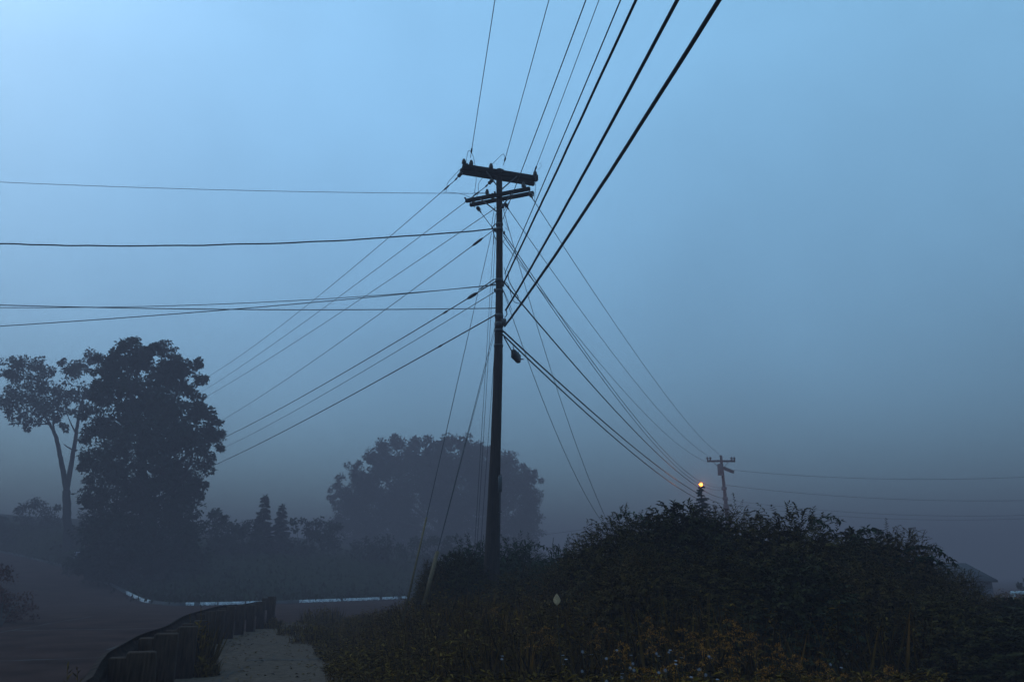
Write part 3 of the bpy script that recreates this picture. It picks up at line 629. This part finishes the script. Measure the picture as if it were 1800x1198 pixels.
# farther bushes and small trees on the bank, each its own
FB = [("low rounded bush just right of the big dark tree in the fog", 75, [(375, 925, 26), (395, 905, 14), (400, 935, 24), (372, 900, 12), (385, 960, 30)]),
      ("broad bush left of the two small spruces in the fog", 78, [(425, 925, 18), (435, 945, 24), (415, 950, 24), (448, 930, 14), (440, 970, 24)]),
      ("low bush between the two spruces and the round tree", 80, [(520, 925, 16), (540, 930, 18), (525, 950, 26), (550, 955, 24), (535, 975, 24)]),
      ("rounded bush at the left foot of the round foggy tree", 84, [(570, 922, 18), (590, 935, 22), (575, 955, 26), (600, 965, 26)]),
      ("wide low bush under the round foggy tree, left of the guy wires", 80, [(640, 965, 24), (670, 960, 24), (700, 965, 24), (655, 985, 24), (690, 985, 24)]),
      ("low bush in the fog behind the crossing road, near the guy guards", 78, [(735, 965, 22), (765, 960, 24), (800, 965, 24), (745, 985, 24), (790, 985, 24)]),
      ("dark rounded bush in the fog left of the forked tree", 95, [(50, 890, 16), (72, 888, 18), (92, 898, 15), (40, 905, 18), (68, 915, 24), (96, 920, 18), (60, 945, 26), (95, 950, 22)]),
      ("dim bush at the left frame edge above the road", 92, [(8, 920, 18), (22, 935, 20), (5, 950, 24), (35, 955, 20), (20, 975, 22)]),
      ("dark low bush between the forked tree and the big tree", 84, [(140, 915, 16), (150, 940, 18), (125, 945, 18), (140, 965, 24), (110, 970, 20)]),
      ("low bush at the foot of the forked tree near the small sign", 88, [(60, 985, 20), (85, 975, 18), (100, 990, 18), (75, 1000, 16)])]
for k, (lab, D, bl) in enumerate(FB):
    px = np.mean([b[0] for b in bl]); org = P(px, 1000, D); org[2] = float(hbase(org[0], org[1])) if px < 160 else 1.6
    t = tag(empty('bush', org), lab, 'bush', 'dim bushes in the fog')
    m = MB(); blobs_crown(bl, D, 1.2, m, 16, 40, .34, 30 + k, org, fill=120); m.build('foliage', M['leaf_dark'], t)
    m = MB()
    for b in bl[:4]: limb(m, [org + [0, 0, -.3], P((b[0] + px) / 2, (b[1] + 1000) / 2, D), P(b[0], b[1], D)], .07, .02, org, 5)
    m.build('stem', M['bark'], t)
def spruce(org, H, W, label, seed, tiers=16, Ln=.16, per=26):
    g = np.random.default_rng(seed); t = tag(empty('spruce_tree', org), label, 'spruce', 'small dark spruces')
    MB().tube(np.array([[0, 0, -.3], [0, 0, H * .5], [0, 0, H * .985]]), [W * .07 + .03, W * .04 + .02, .012], 8).build('trunk', M['bark'], t)
    m = MB()
    for k in range(tiers):
        f = (k + .4) / tiers; z = H * (1 - f); rr = W * (.06 + .94 * f ** .9) ; nb = int(7 + 7 * f)
        for b in range(nb):
            an = g.uniform(0, 2 * math.pi); ln = rr * g.uniform(.65, 1.12); zz = z + g.uniform(-.5, .5) * H / tiers
            s = np.linspace(0.05, 1, per); dr = np.array([math.cos(an), math.sin(an), 0]); sd_ = np.array([-dr[1], dr[0], 0])
            p = dr * (s * ln)[:, None] + np.array([0, 0, 1]) * (zz - .28 * ln * s + .16 * ln * s ** 3)[:, None]
            wd = (1 - s * .75)[:, None]
            for sg in (-1, 1):
                d = dr + sd_ * sg * g.uniform(.5, 1.0, (per, 1)) + np.array([0, 0, -.35]) * g.random((per, 1))
                m.leaves(p + g.normal(0, .01, p.shape), d, np.array([0, 0, 1.0]) + g.normal(0, .3, (per, 3)), Ln * (.4 + wd[:, 0]) * g.uniform(.7, 1.3, per) * (.5 + .7 * f), Ln * .42 * (.5 + .7 * f))
    tp = np.linspace(H * .9, H, 12)[:, None] * np.array([0, 0, 1.0]); an = g.uniform(0, 6.3, 12)
    m.leaves(tp, np.stack([np.cos(an), np.sin(an), np.full(12, 1.0)], -1), g.normal(0, 1, (12, 3)), Ln * .7, Ln * .25)
    m.build('crown', M['needle'], t); return t
p = P(466, 872, 80); o = p.copy(); o[2] = 2.0; spruce(o, p[2] - 2.0, 1.7, 'taller of two small spruces in the fog left of the round tree', 41, 24, .62, 22)
p = P(497, 888, 82); o = p.copy(); o[2] = 2.0; spruce(o, p[2] - 2.0, 1.8, 'shorter of two small spruces in the fog left of the round tree', 42, 20, .62, 20)
p = P(1232, 855, 30); o = p.copy(); o[2] = .1; spruce(o, p[2] - .1, 1.35, 'small dark spruce under the lit lamp behind the bushes', 43, 26, .17, 26)

# ------------------------------------------------------------------ near shrubs
def shrub_proto(seed, R0=1.5, H0=2.4, ns=1150, nl=13, leaf=(.085, .036), lumps=9, mat_='knot', name='leafy_shrub', top=46):
    g = np.random.default_rng(seed)
    t = empty(name); lu = unit(g.normal(0, 1, (lumps, 3))); lu[:, 2] = np.abs(lu[:, 2]); la = g.uniform(-.10, .15, lumps)
    u = unit(g.normal(0, 1, (ns, 3))); u[:, 2] = np.abs(u[:, 2]) * 1.1 - .05; u = unit(u)
    def rad(u): return 1 + (np.clip(u @ lu.T, 0, 1) ** 6) @ la
    sc_ = np.array([R0, R0, H0])
    p0 = u * (rad(u) * g.uniform(.74, .93, ns))[:, None] * sc_
    nrm = unit(u / sc_ + np.array([0, 0, .18])); dr = unit(nrm + g.normal(0, .32, (ns, 3)) + np.array([0, 0, .22]))
    ln = g.uniform(.28, .6, ns); ln[:top] = g.uniform(.4, .7, top); dr[:top] = unit(dr[:top] + [0, 0, .35]); 
    sag = g.uniform(.3, .65, ns)
    side = unit(np.cross(dr, [0, 0, 1.0]) + 1e-4)
    m = MB(); st = MB()
    for j in range(nl):
        s = (j + 1) / nl
        p = p0 + dr * (ln * s)[:, None] + np.array([0, 0, -1.0]) * (ln * sag * s * s)[:, None]
        tn = unit(dr + np.array([0, 0, -2.0]) * (sag * s)[:, None]); sg = 1 if j % 2 else -1
        d = side * sg * g.uniform(.5, 1.1, (ns, 1)) + tn * g.uniform(.5, 1.0, (ns, 1)) + np.array([0, 0, -.45]) * g.random((ns, 1))
        if j == nl - 1: d = tn
        m.leaves(p, d, np.array([0, 0, 1.0]) + nrm * .6 + g.normal(0, .25, (ns, 3)), leaf[0] * g.uniform(.7, 1.25, ns) * (1.1 - .35 * s), leaf[1] * g.uniform(.8, 1.25, ns) * (1.1 - .3 * s))
    n2 = 5200; u2 = unit(g.normal(0, 1, (n2, 3))); u2[:, 2] = np.abs(u2[:, 2]); p = u2 * (rad(u2) * g.uniform(.3, .86, n2) )[:, None] * sc_
    m.leaves(p, g.normal(0, 1, (n2, 3)), u2 + g.normal(0, .5, (n2, 3)), .16, .085)
    m.build('foliage', M[mat_], t)
    for k in range(0, top):
        s = np.linspace(0, 1, 5)[:, None]; st.tube(p0[k] * .75 * (1 - s) ** 0 + (p0[k] * .25) * s if False else p0[k] + dr[k] * ln[k] * s + np.array([0, 0, -1.0]) * ln[k] * sag[k] * s * s, np.linspace(.004, .0015, 5), 4, cap=False)
    for k in range(top, top + 60):
        a = np.array([u[k, 0] * .3, u[k, 1] * .3, -.3]); b = p0[k]; st.tube(np.array([a, (a + b) / 2 + [0, 0, .25], b]), [.014, .010, .005], 5, cap=False)
    st.build('stem', M['stem'], t); return t
protos = [shrub_proto(101, ns=1300), shrub_proto(102, leaf=(.125, .058), ns=1000, mat_='knot2', top=34), shrub_proto(103, leaf=(.072, .026), ns=1500, mat_='knot3', lumps=14)]
gproto = shrub_proto(104, R0=1.2, H0=1.7, ns=520, nl=15, leaf=(.10, .032), mat_='green', top=60)
used = set()
def put_shrub(k, px, ytop, D, rx, label, group='leafy shrubs massed right of the pole', ry=None):
    pr = gproto if k == 'g' else protos[k]; H0 = 1.7 if k == 'g' else 2.4; R0 = 1.2 if k == 'g' else 1.5
    p = P(px, ytop, D); z0 = float(hverge(np.array(p[0]), np.array(D))) - .1
    if pr.name in used: o = copy_thing(pr)
    else: o = pr; used.add(pr.name)
    o.location = (p[0], D, z0); h = (p[2] - z0) / (H0 * .95); o.scale = (rx / R0, (ry or rx) / R0, h); o.rotation_euler = (0, 0, rng.uniform(0, 6.28))
    tag(o, label, 'shrub', group); return o
put_shrub(2, 1045, 950, 14.0, .8, 'shrub stepping down at the left foot of the big bush mass')
put_shrub(0, 1100, 912, 13.4, 1.15, 'shrub at the left shoulder of the big bush mass, left of the spruce')
put_shrub(1, 1190, 897, 13.8, 1.3, 'tall shrub standing directly below the orange lamp')
put_shrub(2, 1290, 916, 14.3, 1.3, 'tall shrub just right of the spruce, below the distant pole')
put_shrub(0, 1390, 910, 13.0, 1.4, 'broad tall shrub right of the distant pole, crest of the bush mass')
put_shrub(1, 1500, 942, 14.0, 1.2, 'shrub behind the dip right of the crest')
put_shrub(2, 1568, 952, 13.4, 1.0, 'rounded shrub on the right shoulder where the bush skyline begins to fall')
put_shrub(0, 1615, 984, 13.4, .62, 'leafy shrub just left of the low one in front of the grey house')
put_shrub(2, 1680, 1016, 12.6, .6, 'small low shrub stepping down in front of the grey house')
put_shrub(1, 1780, 1056, 12.6, 1.2, 'lowest shrub at the right frame edge')
put_shrub(2, 1120, 990, 10.8, 1.2, 'front shrub at the left end of the middle row', ry=.9)
put_shrub(0, 1250, 975, 11.2, 1.35, 'front shrub in the middle row below the spruce', ry=.9)
put_shrub(1, 1385, 985, 10.8, 1.3, 'front shrub in the middle row below the crest', ry=.9)
put_shrub(2, 1520, 1010, 10.8, 1.3, 'front shrub in the middle row, lower right of the crest', ry=.9)
put_shrub(0, 1650, 1048, 10.4, 1.2, 'front shrub in the middle row, second from the right edge', ry=.9)
put_shrub(1, 1780, 1090, 9.8, 1.1, 'front shrub in the middle row at the right edge', ry=.8)
put_shrub(2, 1000, 995, 15.2, .9, 'small shrub filling the gap between the pole and the bush mass')
put_shrub('g', 990, 975, 16.2, .7, 'small bright green shrub left of the big bush mass', 'green shrubs around the pole')
put_shrub('g', 905, 965, 20.6, 1.2, 'green shrub behind the right side of the pole foot', 'green shrubs around the pole')
put_shrub('g', 830, 968, 20.8, 1.0, 'green shrub behind the left side of the pole foot', 'green shrubs around the pole')
put_shrub(1, 800, 978, 18.2, .85, 'brown shrub beside the pole on its left, right of the guy guards', 'brown shrubs around the pole')
put_shrub(2, 762, 998, 17.6, .5, 'small brown shrub right behind the thick guy guard', 'brown shrubs around the pole')
put_shrub(0, 925, 1000, 17.0, 1.0, 'brown shrub at the pole foot on its right', 'brown shrubs around the pole')
# long arching sprays that break the skyline
def spray(px, py, ex, ey, D, label, n=26):
    n = int(n * .7); a = P(px, py, D); b = P(ex, ey, D + .2); c = (a + b) / 2 + np.array([0, 0, np.linalg.norm(b - a) * .35]); g = np.random.default_rng(int(px))
    s = np.linspace(0, 1, n)[:, None]; p = a * (1 - s) ** 2 + 2 * c * s * (1 - s) + b * s ** 2; tn = unit(np.gradient(p, axis=0)); sd_ = unit(np.cross(tn, [0, 0, 1.0]))
    o = MB().tube(p - a, np.linspace(.008, .002, n), 5).build('arching_shoot', M['stem']); o.location = a; tag(o, label, 'shoot', 'arching shoots on the bush skyline')
    m = MB()
    for sg in (-1, 1):
        for _ in range(2):
            m.leaves(p - a, tn * g.uniform(-.2, 1, (n, 1)) + sd_ * sg * g.uniform(.1, 1, (n, 1)) + np.array([0, 0, 1.0]) * g.uniform(-1.1, .35, (n, 1)), np.array([0, 0, 1.0]) + g.normal(0, .4, (n, 3)), g.uniform(.04, .13, n), g.uniform(.02, .05, n))
    m.build('leaves', M['green'], o)
spray(1425, 925, 1478, 915, 12.5, 'thin arching shoot above the right end of the bush crest', 18)
spray(1490, 955, 1560, 938, 13.2, 'leafy shoot reaching right above the dip in the bushes')
spray(1500, 948, 1530, 930, 13.2, 'short upright shoot above the dip in the bushes', 16)
spray(1590, 968, 1680, 990, 13.2, 'long arching shoot hanging left of the grey house', 34)
spray(1610, 985, 1668, 1002, 12.8, 'lower arching shoot left of the grey house', 26)
spray(1150, 925, 1085, 905, 13, 'leafy shoot on the left shoulder of the bush mass', 18)
spray(890, 985, 960, 962, 18, 'leafy shoot reaching right beside the pole foot', 22)
spray(1470, 940, 1420, 912, 12.6, 'small shoot leaning left over the bush crest', 16)

# ------------------------------------------------------------------ rough weeds and grass (nobody could count them)
def field(n, yr, seed):
    g = np.random.default_rng(seed); y = g.uniform(*yr, n); x0 = sx(y) + .05; x1 = y * .72 + 1.2
    x = x0 + (x1 - x0) * g.random(n); return g, x, y
patch = lambda x, y: .5 + .5 * np.sin(x * 1.7 + np.sin(y * 1.1) * 1.6) * np.sin(y * 1.3 + 1.1 * np.sin(x * .8))
def wh(x, y):           # height of the weeds
    edge = smooth((x - sx(y)) / 2.4); right = smooth((x + 1) / 6)
    h = .16 + .62 * edge + .18 * right
    h *= .72 + .5 * patch(x, y)
    h = np.where((y > 13) & (x < .5), h * 1.0, h)
    return np.minimum(h, np.maximum(.25, 1.6 - .108 * y - hverge(x, y) + .0 * y) * np.where(y < 9.5, .92, 9)) * np.where(y > 22, .6, 1) * np.where(x / y > .5, .55, 1)
def lower(y, h): return h
m = MB(); g, x, y = field(52000, (5.0, 29), 201)
z = hverge(x, y) - .02; h = wh(x, y) * g.uniform(.45, 1.12, len(x))
be = g.normal(0, .32, (len(x), 2)); d = np.stack([be[:, 0], be[:, 1], np.ones(len(x))], -1)
m.leaves(np.stack([x, y, z], -1), d, g.normal(0, 1, (len(x), 3)), h, g.uniform(.008, .02, len(x)) * np.clip(y / 11, .5, 2.2))
tag(m.build('rough_grass', M['weed'] ), 'dark tangled grass over the verge between sidewalk and bushes', 'grass', kind='stuff')
m = MB(); g, x, y = field(9500, (5.4, 26), 202); z = hverge(x, y); h = wh(x, y) * g.uniform(.7, 1.12, len(x)); be = g.normal(0, .16, (len(x), 2)); nl = 13
for j in range(nl):
    s = .3 + .7 * (j + g.random(len(x))) / nl; p = np.stack([x + be[:, 0] * h * s, y + be[:, 1] * h * s, z + h * s], -1); an = g.uniform(0, 6.28, len(x))
    m.leaves(p, np.stack([np.cos(an), np.sin(an), g.uniform(-.4, .6, len(x))], -1), np.array([0, 0, 1.0]) + g.normal(0, .3, (len(x), 3)), g.uniform(.05, .12, len(x)), g.uniform(.012, .03, len(x)))
tag(m.build('leafy_weeds', M['weed2']), 'brownish leafy weeds filling the foreground', 'weeds', kind='stuff')
# tufts along the sidewalk edge, guard rail foot and far sidewalk end
def tuft_set(cs, name, label, mt, L=(.2, .5), n=160):
    g = np.random.default_rng(hash(label) % 1000 if False else len(label)); m = MB(); org = np.array([cs[0][0], cs[0][1], 0.])
    for (cx, cy, r, hh) in cs:
        a = g.uniform(0, 6.28, n); q = r * g.random(n) ** .6; px_ = cx + q * np.cos(a); py_ = cy + q * np.sin(a)
        d = np.stack([np.cos(a) * q / r * .3, np.sin(a) * q / r * .3, np.ones(n)], -1) + g.normal(0, .13, (n, 3))
        m.leaves(np.stack([px_, py_, np.full(n, .1)], -1) - org, d, g.normal(0, 1, (n, 3)), hh * g.uniform(.4, 1.0, n), .016)
        k = n * 3; a = g.uniform(0, 6.28, k); q = r * g.random(k) ** .5; zz = hh * (1 - (q / r) ** 2) * g.uniform(.2, 1, k)
        m.leaves(np.stack([cx + q * np.cos(a), cy + q * np.sin(a), .1 + zz], -1) - org, g.normal(0, 1, (k, 3)), np.array([0, 0, 1.]) + g.normal(0, .4, (k, 3)), g.uniform(.06, .12, k), .035)
    o = m.build(name, M[mt]); o.location = org; return o
for (cx, cy, r, hh, lab) in ((-6.0, 26.6, .75, .62, 'dark round weed clump at the far end of the sidewalk beside the last post'), (-5.35, 21.8, .7, .42, 'grass clump spilling over the right edge of the sidewalk'), (-4.45, 19.3, .6, .42, 'low clump on the sidewalk edge nearer than the spilling one'),
                             (gx(13.8) + .42, 13.6, .22, .82, 'tall weed growing against the overgrown guardrail post'), (gx(13.4) + .62, 13.0, .2, .3, 'small weed at the foot of the overgrown guardrail post'), (gx(24.4) + .55, 24.2, .25, .35, 'little weed at the foot of the last guardrail posts')):
    o = tuft_set([(cx, cy, r, hh)], 'weed_clump', lab, 'weed2'); tag(o, lab, 'weed', 'weed clumps along the sidewalk')
for k, (px, py, D, hh, lab) in enumerate(((355, 1062, 16.2, .45, 'thin dry stalk rising behind the guardrail, right one'), (336, 1078, 15, .35, 'thin dry stalk rising behind the guardrail, left one'), (140, 1178, 9.6, .5, 'young weed sprouting in front of the road at bottom left'), (122, 1172, 9.4, .5, 'second young weed at bottom left, nearest the frame edge'))):
    b = P(px, py, D); b0 = b.copy(); b0[2] -= hh + .3; m = MB(); g = np.random.default_rng(k); s = np.linspace(0, 1, 24)[:, None]
    p = (b - b0) * s + np.array([.03, 0, 0]) * np.sin(s * 4); m.tube(p, np.linspace(.008, .003, 24), 5); a = g.uniform(0, 6.28, 24)
    m.leaves(p[6:], np.stack([np.cos(a), np.sin(a), np.full(24, .9)], -1)[6:], g.normal(0, 1, (18, 3)), .09 if k > 1 else .035, .02)
    o = m.build('weed_stalk', M['weed2']); o.location = b0; tag(o, lab, 'weed', 'weed stalks by the guardrail')

g = np.random.default_rng(55); n = 900; y = g.uniform(7, 26, n); u_ = g.beta(.5, .5, n); x = gx(y) + .35 + (sx(y) - gx(y)) * u_
m = MB(); an = g.uniform(0, 6.28, n); m.leaves(np.stack([x, y, hverge(x, y) + .028], -1), np.stack([np.cos(an), np.sin(an), g.uniform(0, .3, n)], -1), np.array([0, 0, 1.]) + g.normal(0, .2, (n, 3)), g.uniform(.03, .09, n), g.uniform(.015, .04, n))
tag(m.build('leaf_litter', M['weed2']), 'small fallen leaves and debris scattered along the sidewalk edges', 'leaf litter', kind='stuff')

# goldenrod and asters
def goldenrod(px, py, D, k, label):
    g = np.random.default_rng(300 + k); tip = P(px, py, D); z0 = float(hverge(np.array(tip[0]), np.array(D))) - .02; b = np.array([tip[0] + g.normal(0, .06), D + .05, z0])
    t = tag(empty('goldenrod_plant', b), label, 'flower', 'goldenrod plants in the foreground')
    H = tip - b; s = np.linspace(0, 1, 12)[:, None]; pts = H * s + np.array([g.normal(0, .05), 0, 0]) * np.sin(s * 3.1); m = MB(); m.tube(pts, np.linspace(.006, .003, 12), 5)
    m2 = MB(); m3 = MB()
    nb = int(g.integers(6, 12))
    for j in range(nb):
        f = .72 + .28 * j / nb; q = np.array([np.interp(f, s[:, 0], pts[:, i]) for i in range(3)]); an = g.uniform(0, 6.28); ln = (.20 * (1 - (f - .72) / .3) + .045) * g.uniform(.7, 1.2)
        dr = np.array([math.cos(an), math.sin(an) * .7, 0]); ss = np.linspace(0, 1, 9)[:, None]; br = q + dr * ln * ss + np.array([0, 0, 1]) * (ln * (.65 * ss - .62 * ss ** 2)); m.tube(br, .002, 4)
        for r in range(5):
            nn = 9; m2.leaves(br + g.normal(0, .006, br.shape) + [0, 0, .006], g.normal(0, 1, (nn, 3)) + [0, 0, .8], g.normal(0, 1, (nn, 3)), g.uniform(.010, .024, nn), .009)
    nf = 46; f = g.uniform(.15, .86, nf); q = np.stack([np.interp(f, s[:, 0], pts[:, i]) for i in range(3)], -1); an = g.uniform(0, 6.28, nf)
    m3.leaves(q, np.stack([np.cos(an), np.sin(an), g.uniform(-.2, .7, nf)], -1), np.array([0, 0, 1.]) + g.normal(0, .3, (nf, 3)), g.uniform(.05, .11, nf), .014)
    m.build('stem', M['stem'], t); m2.build('flower_plume', M['gold'], t); m3.build('leaves', M['weed2'], t)
GL = [(1292, 1088, 7.6, 'tallest goldenrod with a wide flat plume, right of centre'), (1262, 1106, 7.4, 'goldenrod just left of the tallest one'), (1332, 1112, 8.2, 'small pale goldenrod just right of the tallest one'), (1208, 1104, 7.8, 'goldenrod with a tuft plume, second left of the tallest one'),
      (1160, 1102, 8.0, 'goldenrod leaning left of centre in the bottom weeds'), (1145, 1080, 8.6, 'brownish goldenrod standing slightly back from the others'), (1374, 1130, 7.2, 'goldenrod with the broadest orange plume at lower right'), (1400, 1150, 7.6, 'goldenrod right beside the broadest plume'),
      (1446, 1160, 7.4, 'drooping goldenrod at the right end of the orange group'), (1350, 1170, 6.4, 'short goldenrod near the bottom edge below the broadest plume'), (1236, 1130, 7.0, 'low goldenrod under the tallest one to its left'), (1048, 1092, 8.6, 'slender goldenrod at the left end of the group'),
      (1100, 1130, 7.4, 'low goldenrod between the slender one and the leaning one'), (1290, 1150, 6.6, 'short goldenrod below the tallest one near the bottom edge'), (1190, 1160, 6.4, 'short goldenrod near the bottom edge left of centre of the group'), (1128, 1172, 6.2, 'very low goldenrod touching the bottom edge'),
      (955, 1100, 9.0, 'dull goldenrod directly below the pale dry leaf'), (1480, 1182, 6.8, 'last goldenrod on the right, almost at the bottom edge'), (870, 1065, 12.4, 'small goldenrod in front of the pole foot'), (1560, 1170, 7.4, 'isolated dull goldenrod far right in the dark weeds')]
for k, a in enumerate(GL): goldenrod(a[0], a[1], a[2], k, a[3])
def aster(px, py, D, k, label):
    g = np.random.default_rng(400 + k); c = P(px, py, D); z0 = float(hverge(np.array(c[0]), np.array(D))) - .02; b = np.array([c[0], D, z0])
    t = tag(empty('aster_plant', b), label, 'flower', 'white asters at the bottom edge'); m = MB(); m2 = MB(); h = c[2] - z0
    m.tube(np.array([[0, 0, 0], [.02, 0, h * .5], [0, 0, h * .8]]), .004, 5)
    for j in range(int(g.integers(2, 5))):
        e = np.array([g.normal(0, .07), g.normal(0, .05), h + g.normal(0, .045)]); m.tube(np.array([[0, 0, h * .75], e]), .002, 4); np_ = 12
        an = np.linspace(0, 6.28, np_, endpoint=False); dr = np.stack([np.cos(an), np.sin(an), np.full(np_, .25)], -1); tl = g.uniform(-.2, 1.2); dr = np.stack([dr[:, 0], dr[:, 1] * math.cos(tl) - .25 * math.sin(tl), dr[:, 1] * math.sin(tl) + .25 * math.cos(tl)], -1)
        m2.leaves(np.repeat(e[None], np_, 0), dr, np.tile([0, -.4, 1.0], (np_, 1)), .015, .006)
    nf = 40; f = g.random(nf) * h; an = g.uniform(0, 6.28, nf); m3 = MB(); m3.leaves(np.stack([g.normal(0, .01, nf), g.normal(0, .01, nf), f], -1), np.stack([np.cos(an), np.sin(an), np.full(nf, .3)], -1), np.tile([0, 0, 1.], (nf, 1)), .06, .01)
    m.build('stem', M['stem'], t); m2.build('flower_head', M['petal'], t); m3.build('leaves', M['weed2'], t)
AL = [(1030, 1162, 6.4, 'white aster left end of the flower patch'), (1112, 1156, 6.6, 'white aster below the leaning goldenrod'), (1168, 1152, 6.6, 'white aster in the middle of the flower patch'), (1234, 1156, 6.6, 'white aster just below the low goldenrod'), (1200, 1172, 6.2, 'white aster near the bottom edge in mid patch'), (1115, 1180, 6.0, 'white aster almost on the bottom edge, left part of the patch'),
      (1082, 1178, 6.0, 'white aster on the bottom edge left of its neighbour pair'), (992, 1158, 6.6, 'pale aster apart from the patch to its left'), (1252, 1188, 6.0, 'white aster at the right end of the patch on the bottom edge'), (895, 1165, 6.6, 'lone aster in the dark weeds below the pole'), (1482, 1158, 7.0, 'lone pale aster at lower right'), (1180, 1180, 5.9, 'white aster lowest in the middle of the patch')]
for k, a in enumerate(AL): aster(a[0], a[1], a[2], k, a[3])
# single pale leaf caught on the weeds
c = P(979, 1053, 8.2); m = MB(); g = np.linspace(0, 1, 9); wv = np.array([0, .5, .85, 1, .98, .85, .62, .35, 0]) * .036
rows = [np.array([[w_ * sgn * k_, .012 * (1 - k_ * k_) * 0 + .012 * abs(k_) * sgn * 0 + .01 * k_ * k_, -.055 + .11 * t_] for k_ in (0, .5, 1)]) for t_, w_ in zip(g, wv) for sgn in (1,)]
Lf = []
for t_, w_ in zip(g, wv): Lf.append([[w_ * k_, -.008 + .02 * k_ * k_ + .01 * math.sin(t_ * 3), -.055 + .11 * t_] for k_ in (-1, -.5, 0, .5, 1)])
m.grid(np.array(Lf)); lf = empty('dry_leaf', c); tag(lf, 'single pale dry leaf caught upright on the dark weeds', 'leaf'); m.build('blade', M['dryleaf'], lf)
MB().tube(np.array([[0, 0, -.05], [.004, .01, -.09], [.0, .03, -.14]]), .002, 5).build('leaf_stalk', M['stem'], lf)
# stalk holding it up
b = c + np.array([0, .03, -.14]); m = MB(); m.tube(np.array([[0, 0, -(b[2] - .4)], [.03, 0, -.4], [0, 0, 0]]), [.006, .005, .003], 5); st = m.build('weed_stalk', M['stem']); st.location = b; tag(st, 'bare weed stalk holding the pale dry leaf', 'weed')

# ------------------------------------------------------------------ sign, house, white rail at right
c = P(136, 976, 76); SG = empty('road_sign', (c[0], c[1], float(hbase(c[0], c[1])))); tag(SG, 'small pale sign by the road under the forked tree', 'sign'); o_ = np.array(SG.location)
MB().tube(np.array([[0, 0.03, -.2], [0, .03, c[2] - o_[2] + .3]]), .03, 8).build('sign_post', M['steel'], SG)
m = MB(); m.box(c - o_, (.32, .012, .34), bev=.005); sf = m.build('sign_panel', M['sign'], SG)
m = MB()
for dz in (.16, .02, -.12): m.box(c - o_ + [0, -.016, dz], (.2, .003, .03))
m.build('marking', M['ink'], sf)
# grey house
a = P(1704, 1015, 40); H0 = np.array([a[0], 40.0, -.1]); HS = tag(empty('house', H0), 'small grey gabled house in the fog at the right edge', 'house')
zt = P(1715, 988, 40)[2]; w2 = 1.05; zt_ = zt - H0[2]; ez = zt_ - .75
m = MB(); dp = 4.0
V = [(-w2, 0, 0), (w2, 0, 0), (w2, dp, 0), (-w2, dp, 0), (-w2, 0, ez), (w2, 0, ez), (w2, dp, ez), (-w2, dp, ez)]
m.add(V, None, [(0, 1, 5, 4), (1, 2, 6, 5), (2, 3, 7, 6), (3, 0, 4, 7)]); m.build('wall', M['siding'], HS)
m = MB()   # roof: ridge runs left-right as seen, slopes toward the viewer
V = [(-w2 - .15, -.25, ez - .06), (w2 + .15, -.25, ez - .06), (w2 - .02, dp / 2, zt_), (-w2 + .02, dp / 2, zt_), (-w2 - .15, dp + .25, ez - .06), (w2 + .15, dp + .25, ez - .06),
     (-w2 - .15, -.25, ez - .16), (w2 + .15, -.25, ez - .16), (-w2 - .15, dp + .25, ez - .16), (w2 + .15, dp + .25, ez - .16)]
m.add(V, [(1, 5, 2), (0, 3, 4)], [(0, 1, 2, 3), (3, 2, 5, 4), (6, 7, 1, 0), (8, 6, 0, 4), (7, 9, 5, 1), (9, 8, 4, 5), (6, 8, 9, 7)]); m.build('roof', M['roof'], HS)
m = MB(); m.box((.25, -.02, ez * .55), (.38, .03, .5)); wf = m.build('window', M['siding'], HS); m = MB(); m.box((.25, -.055, ez * .55), (.31, .012, .43)); m.build('pane', M['glass'], wf)
c = P(1792, 1041, 40); m = MB(); WR = empty('white_rail', (c[0], 40, 0)); tag(WR, 'white rail glimpsed over the bushes at the right frame edge', 'rail')
m.box((0.3, 0, c[2]), (.75, .03, .07), bev=.01); m.build('rail_board', M['white'], WR)
for xx in (-.25, .9):
    m = MB(); m.box((xx, .07, c[2] / 2), (.05, .035, c[2] / 2 + .02), bev=.005); m.build('rail_post', M['white'], WR)
bl = [(1798, 1028, 9), (1812, 1022, 12), (1825, 1030, 14)]; org = P(1810, 1045, 44); org[2] = 0; t = tag(empty('bush', org), 'dark bush at the right frame edge above the white rail', 'bush', 'dim bushes in the fog')
m = MB(); blobs_crown(bl + [(1812, 1050, 14)], 44, .4, m, 40, 40, .16, 77, org); m.build('foliage', M['leaf_dark'], t)
MB().tube(np.array([[0, 0, 0], [0, 0, .9]]), .05, 6).build('stem', M['bark'], t)
# roadside bush at left frame edge, near
bl = [(-8, 1010, 22), (8, 1035, 26), (30, 1060, 24), (5, 1075, 30), (-20, 1060, 34), (48, 1078, 14), (20, 1090, 20)]
org = P(0, 1100, 27); org[2] = 0; t = tag(empty('bush', org), 'dim reddish bush at the left frame edge on the far side of the road', 'bush')
m = MB(); blobs_crown(bl, 30, .8, m, 16, 30, .10, 78, org, fill=60); m.build('foliage', M['rust'], t)
m = MB()
for q in bl[:5]: limb(m, [org, P((q[0] + 0) / 2, (q[1] + 1090) / 2, 29), P(q[0], q[1], 30)], .03, .01, org, 5)
m.build('stem', M['bark'], t)

# ------------------------------------------------------------------ fog
hz = MB(); hz.box((0, 0, 12.0), (490.5, 490.5, 13.3))
vm = bpy.data.materials.new('fog'); vm.use_nodes = True; n = vm.node_tree; n.nodes.clear()
pv = n.nodes.new('ShaderNodeVolumePrincipled'); pv.inputs['Color'].default_value = (.41, .33, .365, 1); pv.inputs['Density'].default_value = .0095; pv.inputs['Anisotropy'].default_value = 0.0
mo = n.nodes.new('ShaderNodeOutputMaterial'); n.links.new(pv.outputs[0], mo.inputs['Volume'])
o = hz.build('haze', vm); o['kind'] = 'stuff'; o['label'] = 'even grey blue fog filling the whole place'; o['category'] = 'fog'
